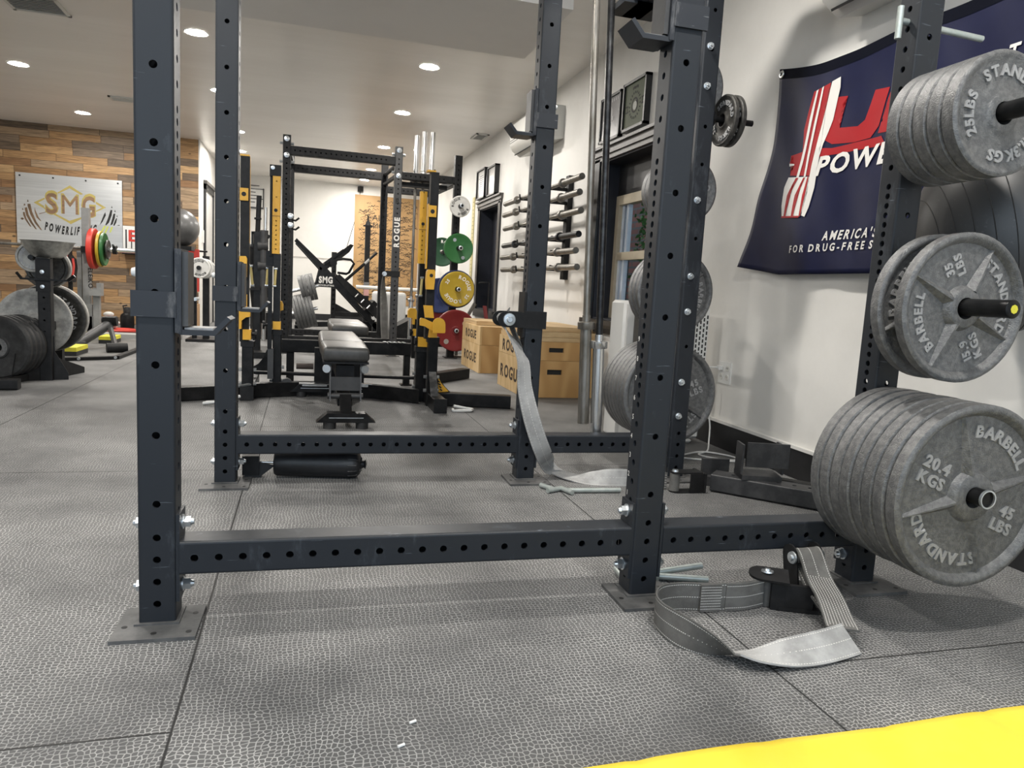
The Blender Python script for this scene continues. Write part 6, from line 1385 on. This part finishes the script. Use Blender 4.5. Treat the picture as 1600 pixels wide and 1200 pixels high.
for s in (-1, 1):
    a = V((b0.x, b0.y, .026)) - dv * .12 + nv * s * .09; MB().htube(a, a + dv * .50, (0, 0, 1), .045, .035).build('rail', BLACKM, br2)
for k in range(6):
    a = V((b0.x, b0.y, .04)) - dv * .012 + dv * (.050 * k) - V((0, 0, 0))
    for s in (-1, 1): MB().cyl(a + nv * s * .09, a + nv * s * .12 + V((0, 0, .16)), .004, 8).build('divider', BLACKM, br2)
bs_ = MB().bb((-2.10, 4.86, 0), (-1.86, 5.00, .055)).build('beam_end', BLACKM, br2)
# ================================================================ lifting platform
pf = thing('lifting_platform', 'low platform with black steel edging in front of the plank wall', 'platform', (-3.2, 9.0, 0))
edge = [(-3.9, 6.76), (-1.92, 6.74), (-1.56, 6.95), (-1.50, 9.6), (-3.9, 9.6)]
MB().prism([(x, y, 0) for x, y in edge], (0, 0, .012)).build('deck', mat('platform_rubber', (.10, .10, .098), .6, 0, (.17, .165, .155), 3, .8), pf)
def strip(a, b, h=.03): 
    a = V((a[0], a[1], h / 2)); b = V((b[0], b[1], h / 2)); MB().htube(a, b, (0, 0, 1), h, .05).build('edge_strip', BLACKM, pf)
for i in range(4): strip(edge[i], edge[i + 1])
for x, y in ((-1.80, 6.80), (-1.56, 6.96), (-2.3, 6.72)): MB().cyl((x, y - .03, .018), (x, y - .045, .018), .012, 10).build('bolt', ZINC, pf)
cy = .015
def crash(px, py, w_, d_, label):
    p = gr(px, py, .012); t = thing('drop_pad', label, 'drop pad', (p.x, p.y + d_ / 2, .012), 'yellow topped drop pads')
    MB().bb((p.x - w_ / 2, p.y, .013), (p.x + w_ / 2, p.y + d_, .05)).build('base', RUBB, t); MB().bb((p.x - w_ / 2, p.y, .05), (p.x + w_ / 2, p.y + d_, .085)).build('top_pad', YELB, t)
crash(99, 556, .20, .35, 'yellow topped black pad at the foot of the plate tree')
crash(166, 537, .14, .30, 'yellow topped black pad beside the tubular steel attachment')
crash(118, 531, .24, .25, 'yellow topped black pad in front of the grey squat stand')
# tubular steel attachment
at_ = thing('sled_frame', 'dark tubular steel A-frame with end rollers lying on the platform', 'attachment', gr(150, 545))
pt = at(171, 506, 8.0); pl = gr(116, 540, .05); pr_ = gr(181, 544, .05)
MB().cyl(pt, pl, .048, 12).build('long_tube', GREYM, at_); MB().htube(pt, pr_, (0, 1, 0), .085, .085).build('short_leg', GREYM, at_)
MB().cyl(pl + V((-.05, -.06, 0)), pl + V((.06, .06, 0)), .05, 16).build('end_roller', BLACKM, at_); MB().cyl(pr_ + V((-.07, -.03, 0)), pr_ + V((.09, .03, 0)), .048, 16).build('end_roller', BLACKM, at_)
MB().cyl(pt + V((-.06, 0, .02)), pt + V((.07, 0, .03)), .05, 14).box(pt + V((.01, -.03, .05)), (.12, .05, .03)).build('pivot', BLACKM, at_)
# ================================================================ grey squat stands with loaded bar
SY = 9.35
ss_ = thing('squat_stand', 'grey competition squat stand with lettering in front of the plank wall', 'squat stand', (at(143, 525, SY).x, SY, 0))
xs1 = at(135.5, 400, SY).x; zt1 = at(133, 325, SY).z
q = MB().htube((xs1, SY, .30), (xs1, SY, zt1), (1, 0, 0), .078, .078); u_ = q.build('inner_post', GREYST, ss_)
zo = at(138, 475, SY).z
MB().htube((xs1 + .01, SY, .02), (xs1 + .01, SY, zo), (1, 0, 0), .10, .10).build('outer_sleeve', GREYST, ss_)
MB().htube((xs1 - .075, SY + .02, .0), (xs1 - .075, SY + .02, at(126, 392, SY).z), (1, 0, 0), .05, .07).build('side_post', GREYST, ss_)
MB().prism([(xs1 - .10, SY - .05, 0), (xs1 + .20, SY - .05, 0), (xs1 + .20, SY - .05, .03), (xs1 + .06, SY - .05, .22), (xs1 - .05, SY - .05, .22)], (0, .02, 0)).bb((xs1 - .12, SY - .06, 0), (xs1 + .22, SY + .3, .02)).build('base_plate', GREYST, ss_)
q = MB(); text(q, 'ELEIKO', (xs1 + .022, SY - .040, at(134, 434, SY).z), (0, 0, -1), (1, 0, 0), .045, .001, .03); q.build('lettering', INK, u_)
xa2 = at(152, 500, SY - .05).x; zsa = at(152, 450, SY - .05).z
MB().htube((xa2, SY - .05, .02), (xa2, SY - .05, zsa), (1, 0, 0), .07, .07).build('safety_post', GREYST, ss_)
MB().bb((at(141, 455, SY - .1).x, SY - .16, at(150, 462, SY - .1).z), (at(160, 455, SY - .1).x, SY - .04, at(150, 452, SY - .1).z)).bb((at(153, 455, SY - .1).x, SY - .16, at(155, 452, SY).z), (at(160, 455, SY - .1).x, SY - .04, at(155, 442, SY).z)).build('safety_arm', GREYST, ss_)
zb1 = at(134, 388, SY).z
MB().bb((xs1 - .03, SY - .10, zb1 - .05), (xs1 + .05, SY - .03, zb1 - .025)).bb((xs1 - .03, SY - .115, zb1 - .05), (xs1 + .05, SY - .10, zb1 + .02)).build('bar_hook', BLACKM, ss_)
ss2 = thing('squat_stand', 'second grey squat stand out of frame on the left', 'squat stand', (xs1 - 1.15, SY, 0))
MB().htube((xs1 - 1.15, SY, .0), (xs1 - 1.15, SY, .95), (1, 0, 0), .10, .10).bb((xs1 - 1.27, SY - .06, 0), (xs1 - 1.0, SY + .3, .02)).build('post', GREYST, ss2); MB().bb((xs1 - 1.19, SY - .10, zb1 - .05), (xs1 - 1.11, SY - .03, zb1 - .025)).bb((xs1 - 1.19, SY - .115, zb1 - .05), (xs1 - 1.11, SY - .10, zb1 + .02)).build('bar_hook', BLACKM, ss2)
yb_ = SY - .068
pR = at(213, 397, yb_); 
sb = barbell('barbell', 'chrome barbell on the grey squat stands, loaded with red yellow and green plates', 'bars on the squat stands', (pR.x, yb_, zb1), (pR.x - 2.2, yb_, zb1), BARE, CHROME)
xR = at(146, 395, yb_).x
for i, (R_, th_, m_, lb) in enumerate(((.225, .055, REDB, 'bright red plate on the squat stand barbell'), (.200, .03, YELP, 'yellow plate between the red and green ones on the squat stand barbell'), (.185, .03, GREENP, 'dark green plate on the squat stand barbell'), (.11, .02, IRONB, 'small dark plate outermost on the squat stand barbell'))):
    x_ = xR + sum((.06, .034, .034, .03)[:i]) + .03
    disc_plate('weight_plate', lb, 'plates on the squat stand barbell', (x_, yb_, zb1), R_, th_, m_, axis=(1, 0, 0))
cx_ = xR + .22; cq = thing('bar_collar', 'dark spring collar locking the plates on the squat stand barbell', 'collar', (cx_, yb_, zb1)); MB().lathe([(.027, -.02), (.05, -.02), (.05, .02), (.027, .02), (.027, -.02)], (cx_, yb_, zb1), (1, 0, 0), 20).build('ring', BLACKM, cq); MB().cyl((cx_, yb_ - .04, zb1 + .03), (cx_, yb_ - .10, zb1 + .05), .012, 8).build('lever', BLACKM, cq)
# red and black bag behind the bowl
bg = thing('gear_bag', 'red and black ribbed bag hanging behind the plate tree', 'bag', at(107, 440, 9.0)); a = at(96, 440, 9.0); b = at(115, 398, 9.0)
q = MB().bb((a.x, 9.0, a.z), (a.x + (b.x - a.x) * .55, 9.12, b.z)); o = q.build('body', REDC, bg); mm = o.modifiers.new('b', 'BEVEL'); mm.width = .02
q = MB().prism([(a.x + (b.x - a.x) * .5, 8.98, a.z + .02), (b.x - .02, 8.98, a.z + .0), (b.x, 8.98, a.z + .15), (b.x - .01, 8.98, b.z - .05), (a.x + (b.x - a.x) * .6, 8.98, b.z)], (0, .16, 0)); q.build('side', BLACKM, bg)
q = MB(); q.tube([(b.x - .01, 8.97, a.z + .03), (b.x + .008, 8.97, a.z + .17), (b.x, 8.97, b.z - .04)], .012, 8); q.build('red_edge', REDC, bg)
for k in range(5): q = MB().bb((a.x + .01, 8.992, a.z + .09 + .045 * k), (a.x + (b.x - a.x) * .52, 9.0, a.z + .108 + .045 * k)); q.build('rib', BLACKM, bg)
MB().htube((a.x + .06, 9.10, 0), (a.x + .06, 9.10, b.z + .1), (1, 0, 0), .04, .04).bb((a.x - .05, 9.0, 0), (a.x + .18, 9.25, .03)).build('stand', BLACKM, bg)
# bottle, red disc, white towel by the plank wall
wb_ = thing('water_bottle', 'large black water bottle on the floor by the plank wall', 'bottle', gr(199, 514)); wb_.location = (wb_.location.x, 10.5, 0); bx = at(199, 500, 10.5).x; zz = at(199, 489, 10.5).z
MB().lathe([(.0005, 0), (.078, 0), (.082, .01), (.082, zz * .80), (.070, zz * .92), (.045, zz)], (bx, 10.5, 0), (0, 0, 1), 28, ).build('body', BLACKM, wb_); MB().lathe([(.045, zz), (.046, zz + .05), (.030, zz + .075), (.0005, zz + .078)], (bx, 10.5, 0), (0, 0, 1), 22).build('cap', RUBB, wb_); MB().tube([(bx - .04, 10.5, zz + .05), (bx - .05, 10.5, zz + .09), (bx, 10.5, zz + .10)], .010, 6).build('handle', RUBB, wb_)
rd = gr(181, 519); rdp = thing('weight_plate', 'bright red plate lying flat on the floor near the water bottle', 'weight plate', (rd.x, rd.y, 0)); MB().lathe([(.026, 0), (.22, 0), (.225, .006), (.225, .035), (.215, .042), (.17, .038), (.026, .038)], (rd.x, rd.y, 0), (0, 0, 1), 40).build('disc', REDB, rdp)
lp_ = MB().bb((gr(205, 530).x - .6, 8.95, .012), (gr(205, 530).x + .5, 9.2, .055)).build('grey_plank', mat('pale_grey_plank', (.33, .33, .32), .6), None, loc=(-1.9, 9.1, .012)); tag(lp_, 'pale grey plank lying on the platform behind the tubular attachment', 'plank')
tw_ = thing('towel', 'crumpled white towels piled behind the tubular attachment', 'towel', gr(162, 516)); p = at(162, 507, 9.9)
q = MB()
for k in range(14):
    q.sphere((p.x + random.uniform(-.12, .14), 9.9 + random.uniform(-.08, .08), .06 + random.uniform(0, .16) * (1 - abs(k - 7) / 14)), random.uniform(.045, .075), 14, 9, .55)
q.build('cloth', mat('white_towel', (.62, .61, .58), .9, 0, (.5, .49, .46), 12, .6), tw_)
# ================================================================ brushed metal sign on the planks
SYw = YW - .02
TL = at(24, 268, SYw); TR = at(191.5, 283, SYw); BL = at(27.5, 384, SYw); BR = at(191, 391.5, SYw)
x0, x1, z0, z1 = (TL.x + BL.x) / 2, (TR.x + BR.x) / 2, (BL.z + BR.z) / 2, (TL.z + TR.z) / 2
sg = thing('wall_sign', 'brushed metal powerlifting logo sign with cut-out letters on the plank wall', 'sign', ((x0 + x1) / 2, YW, z0))
MB().bb((x0, SYw - .004, z0), (x1, SYw, z1)).build('metal_sheet', SIGN, sg)
for i in range(4):
    for z in (z0 + .04, z1 - .04):
        if z < z0 + .1 and i in (1, 2): continue
        x = x0 + .05 + (x1 - x0 - .10) * i / 3; MB().cyl((x, SYw - .012, z), (x, YW, z), .011, 12).build('stand_off', BLACKM, sg)
yS = SYw - .0045
def sq(px, py): p = at(px, py, SYw); return p.x, p.z
_k = [0]
def shape(mb, pts, d=0.0):
    _k[0] += 1; yy = yS - d - .00004 * _k[0]; mb.add([(sq(x, y)[0], yy, sq(x, y)[1]) for x, y in pts], [tuple(range(len(pts)))])
def cs(l): return [(20 + x / 7.05, 260 + y / 7.05) for x, y in l]
gq = MB()
for l in (((490, 290), (627, 210), (775, 305), (750, 315), (627, 242), (503, 300)), ((347, 345), (357, 360), (282, 397), (345, 437), (345, 450), (230, 397)), ((230, 397), (345, 450), (470, 520), (625, 600), (770, 555), (775, 570), (640, 637), (600, 612), (440, 525), (340, 460)), ((917, 388), (1028, 455), (917, 503), (917, 488), (985, 455), (917, 412))): shape(gq, cs(l))
gq.build('cut_diamond', GOLD, sg)
wood_ink = mat('wood_seen_through', (.26, .15, .075), .6, 0, (.14, .085, .05), 4, .9, stretch=(.4, 1, 8))
for ch, x0_, x1_, yb_, yt_ in (('S', 357, 507, 508, 272), ('M', 535, 733, 520, 290), ('G', 757, 917, 542, 308)):
    for m_, o_, bo_ in ((GOLD, 0.0, .05 if ch != 'M' else 0.0), (wood_ink, .001, .025 if ch != 'M' else 0.0)):
        lo_ = MB(); a = sq(*cs([(x0_, yb_)])[0]); b = sq(*cs([(x1_, (yb_ + yb_) / 2 + (x1_ - x0_) * .10)])[0]); hh = sq(*cs([((x0_ + x1_) / 2, yt_)])[0])[1] - sq(*cs([((x0_ + x1_) / 2, yb_)])[0])[1]
        wdt = b[0] - a[0]; ins = .012 if o_ else 0.0
        wf = (wdt - ins * 2) / width(ch, hh - ins * 2, 0, bo_); text(lo_, ch, (a[0] + wdt / 2, yS - .001 - o_, a[1] + ins - (.012 if o_ else 0)), (1, 0, 0), (0, 0, 1), hh - ins * 2, 0, bo_, 0, 0, wf); lo_.build('cut_letter' if o_ else 'cut_edge', m_, sg)
pw = MB(); a = sq(*cs([(352, 692)])[0]); b = sq(*cs([(915, 728)])[0]); hP = .100; wtot = b[0] - a[0]; wfp = .9
w0 = width('POWERLIFTING', hP, .018, .055, 1.0); wfp = (wtot - .018 * 11) / (w0 - .018 * 11)
def pwarp(x, y, d):
    f = x / wtot; return V((a[0] + x, yS - .0006, a[1] + (b[1] - a[1]) * f - .050 * math.sin(PI * min(1, max(0, f))) + y))
text(pw, 'POWERLIFTING', (0, 0, 0), (1, 0, 0), (0, 0, 1), hP, 0, .055, .018, .15, wfp, False, pwarp)
pw.build('cut_lettering', INK, sg)
BL_ = [((243, 447), (250, 480), (285, 560), (318, 606), (300, 598), (262, 560), (240, 490)), ((165, 412), (195, 412), (215, 500), (262, 610), (325, 704), (308, 700), (245, 625), (195, 530), (163, 430)), ((135, 455), (158, 450), (175, 530), (215, 610), (268, 695), (250, 690), (195, 620), (150, 540), (133, 470)), ((113, 502), (132, 502), (150, 570), (208, 668), (190, 660), (140, 590), (115, 530)), ((165, 362), (178, 388), (158, 390)), ((128, 405), (143, 428), (120, 432)), ((108, 455), (122, 478), (103, 478)), ((85, 572), (105, 562), (128, 575), (105, 590)), ((292, 518), (366, 500), (366, 507), (292, 526))]
BR_ = [((1020, 503), (1026, 540), (990, 610), (958, 650), (985, 580), (1005, 530)), ((1078, 480), (1097, 482), (1090, 540), (1060, 620), (1030, 650), (1020, 645), (1050, 570)), ((1110, 522), (1130, 520), (1125, 570), (1100, 640), (1075, 650), (1095, 580)), ((1140, 570), (1150, 575), (1140, 620), (1120, 655), (1107, 650), (1125, 600)), ((1092, 435), (1100, 460), (1085, 458)), ((1127, 478), (1135, 505), (1120, 500)), ((1150, 535), (1157, 560), (1144, 555)), ((1145, 650), (1175, 645), (1178, 655))]
for L_, nm_ in ((BL_, 'cut_barbell'), (BR_, 'cut_barbell')):
    bbm = MB()
    for l in L_: shape(bbm, cs(l), .0005)
    bbm.build(nm_, INK if L_ is BR_ else mat('dark_wood_cut', (.10, .06, .03), .6, 0, (.25, .15, .08), 5, .8), sg)
lm_ = MB()
for l in (((1005, 655), (1030, 655), (985, 730), (965, 730)), ((1040, 660), (1060, 660), (1020, 750), (1003, 745)), ((1085, 665), (1105, 670), (1080, 730), (1065, 725))): shape(lm_, cs(l), .0005)
lm_.build('cut_edge', mat('lime_edge', (.50, .55, .12), .5), sg)
# poster, shelf, ball and cloth right of the sign
po = thing('paper_sign', 'white printed sheet with red lettering beside the metal sign', 'notice', at(202, 390, YW)); a = at(192.5, 391, YW - .03); b = at(214, 354, YW - .03)
MB().bb((a.x, YW - .035, a.z), (b.x, YW - .025, b.z)).build('sheet', WHITEPL, po)
q = MB(); text(q, 'E', (at(208, 380, YW).x, YW - .0365, at(206, 377, YW).z), (1, 0, 0), (0, 0, 1), .15, 0, .03); q.build('red_print', REDB, po)
q = MB(); q.bb((a.x + .03, YW - .0355, a.z + .03), (a.x + .05, YW - .035, b.z - .05)); q.bb((a.x + .10, YW - .0355, a.z + .03), (a.x + .115, YW - .035, b.z - .05)); q.build('printed_line', GREYM, po)
shf = thing('wall_shelf', 'narrow dark shelf under the white printed sheet', 'shelf', (a.x + .2, YW, a.z - .06)); MB().bb((a.x + .01, YW - .14, a.z - .05), (b.x + .3, YW, a.z - .005)).build('board', BLACKM, shf)
mbp = at(280, 356, 10.6); 
mb_ = thing('medicine_ball', 'grey ball with a pale top on a dark stand against the plank wall', 'ball', (mbp.x, 10.6, mbp.z)); MB().sphere((mbp.x, 10.6, mbp.z), .25, 36, 24).build('shell', mat('two_tone_ball', (.07, .07, .07), .32, 0, (.13, .13, .13), 3, .5), mb_)
stn = thing('ball_stand', 'dark stand carrying the grey ball against the plank wall', 'stand', (mbp.x, 10.6, 0)); MB().bb((mbp.x - .17, 10.45, mbp.z - .29), (mbp.x + .17, 10.75, mbp.z - .236)).build('tray', BLACKM, stn); MB().htube((mbp.x - .1, 10.6, 0), (mbp.x - .1, 10.6, mbp.z - .28), (1, 0, 0), .06, .06).build('post', BLACKM, stn); MB().bb((mbp.x - .3, 10.4, 0), (mbp.x + .1, 10.8, .02)).build('base', BLACKM, stn)
tw2 = MB(); a = at(294.5, 432, 10.9); b = at(311, 390, 10.9); tw2.bb((a.x, 10.9, a.z - .2), (b.x, 10.94, b.z)); o = tw2.build('red_towel', REDC, None, loc=((a.x + b.x) / 2, 10.9, a.z)); tag(o, 'red cloth hanging against the plank wall beside the white plates', 'towel')
rl_ = thing('towel_rail', 'dark rail that the red cloth hangs from', 'rail', (a.x, 10.95, b.z)); MB().cyl((a.x - .36, 10.96, b.z - .02), (b.x + .1, 10.96, b.z - .02), .012, 8).build('rod', BLACKM, rl_); MB().bb((a.x - .38, 10.94, 0), (a.x - .34, 10.98, b.z)).bb((a.x - .46, 10.85, 0), (a.x - .26, 11.1, .02)).build('stand', BLACKM, rl_)
cx2 = at(297, 480, 10.95); bxo = thing('cardboard_box', 'stacked tan box standing on end by the plank wall', 'box', (cx2.x, 10.95, 0)); a = at(292, 519, 10.8); b = at(306, 444, 10.8); MB().bb((a.x - .15, 10.8, 0), (b.x, 11.2, b.z * .55)).build('carton', CARD, bxo)
bxt = MB().bb((a.x - .12, 10.84, b.z * .55 + .002), (b.x - .03, 11.15, b.z)).build('cardboard_box', CARD, None, loc=(cx2.x, 10.95, b.z * .55)); tag(bxt, 'upper tan box stacked on the lower one by the plank wall', 'box')
# dark storage post with white plates
WY = 9.0
wp = thing('plate_post', 'slim dark post holding white plates right of the nearest upright', 'plate post', at(311, 520, WY)); wp.location.z = 0
xw = at(321, 470, WY).x; MB().htube((xw, WY + .06, 0), (xw, WY + .06, at(321, 400, WY).z), (1, 0, 0), .07, .07).bb((xw - .2, WY - .1, 0), (xw + .12, WY + .4, .03)).build('post', BLACKM, wp)
MB().htube((xw - .13, WY + .10, 0), (xw - .13, WY + .10, at(309, 430, WY).z), (1, 0, 0), .05, .05).build('post', BLACKM, wp)
c = at(311, 418.5, WY - .16); MB().cyl((c.x, WY - .20, c.z), (c.x, WY + .10, c.z), .024, 16).bb((c.x, WY + .05, c.z - .03), (xw, WY + .09, c.z + .03)).build('plate_peg', BLACK, wp)
disc_plate('weight_plate', 'front one of the white plates with black lettering right of the nearest upright', 'white plates on the slim post', (c.x, WY - .14, c.z), .115, .03, WHITEP, txt=[('ROGUE', 100, .6, .2), ('ROGUE', -80, .6, .2)], tm=INK)
disc_plate('weight_plate', 'rear one of the white plates on the slim post', 'white plates on the slim post', (c.x + .03, WY - .10, c.z - .004), .112, .03, WHITEP)
disc_plate('weight_plate', 'third white plate at the back of the slim post', 'white plates on the slim post', (c.x + .05, WY - .065, c.z - .006), .110, .03, WHITEP)
c = at(307, 467, WY); MB().cyl((c.x, WY - .12, c.z), (c.x, WY + .1, c.z), .02, 12).build('plate_peg', ZINC, wp)
sw = MB().bb((XC, 11.55, 1.22), (XC + .02, 11.64, 1.40)).build('light_switch', WHITEPL, None, loc=(XC, 11.6, 1.3)); tag(sw, 'white wall control box beside the pale door', 'switch')
# small litter on the floor
for i, (x_, y_) in enumerate(((645, 1128), (627, 1165))):
    p = gr(x_, y_, .003); o = MB().cyl(p + V((-.006, -.002, 0)), p + V((.006, .003, 0)), .0026, 8).build('chalk_crumb', WHITEPL, None, loc=p); tag(o, ['white chalk crumb on the floor, farther of two in front', 'white chalk crumb on the floor, nearer of two in front'][i], 'crumb')
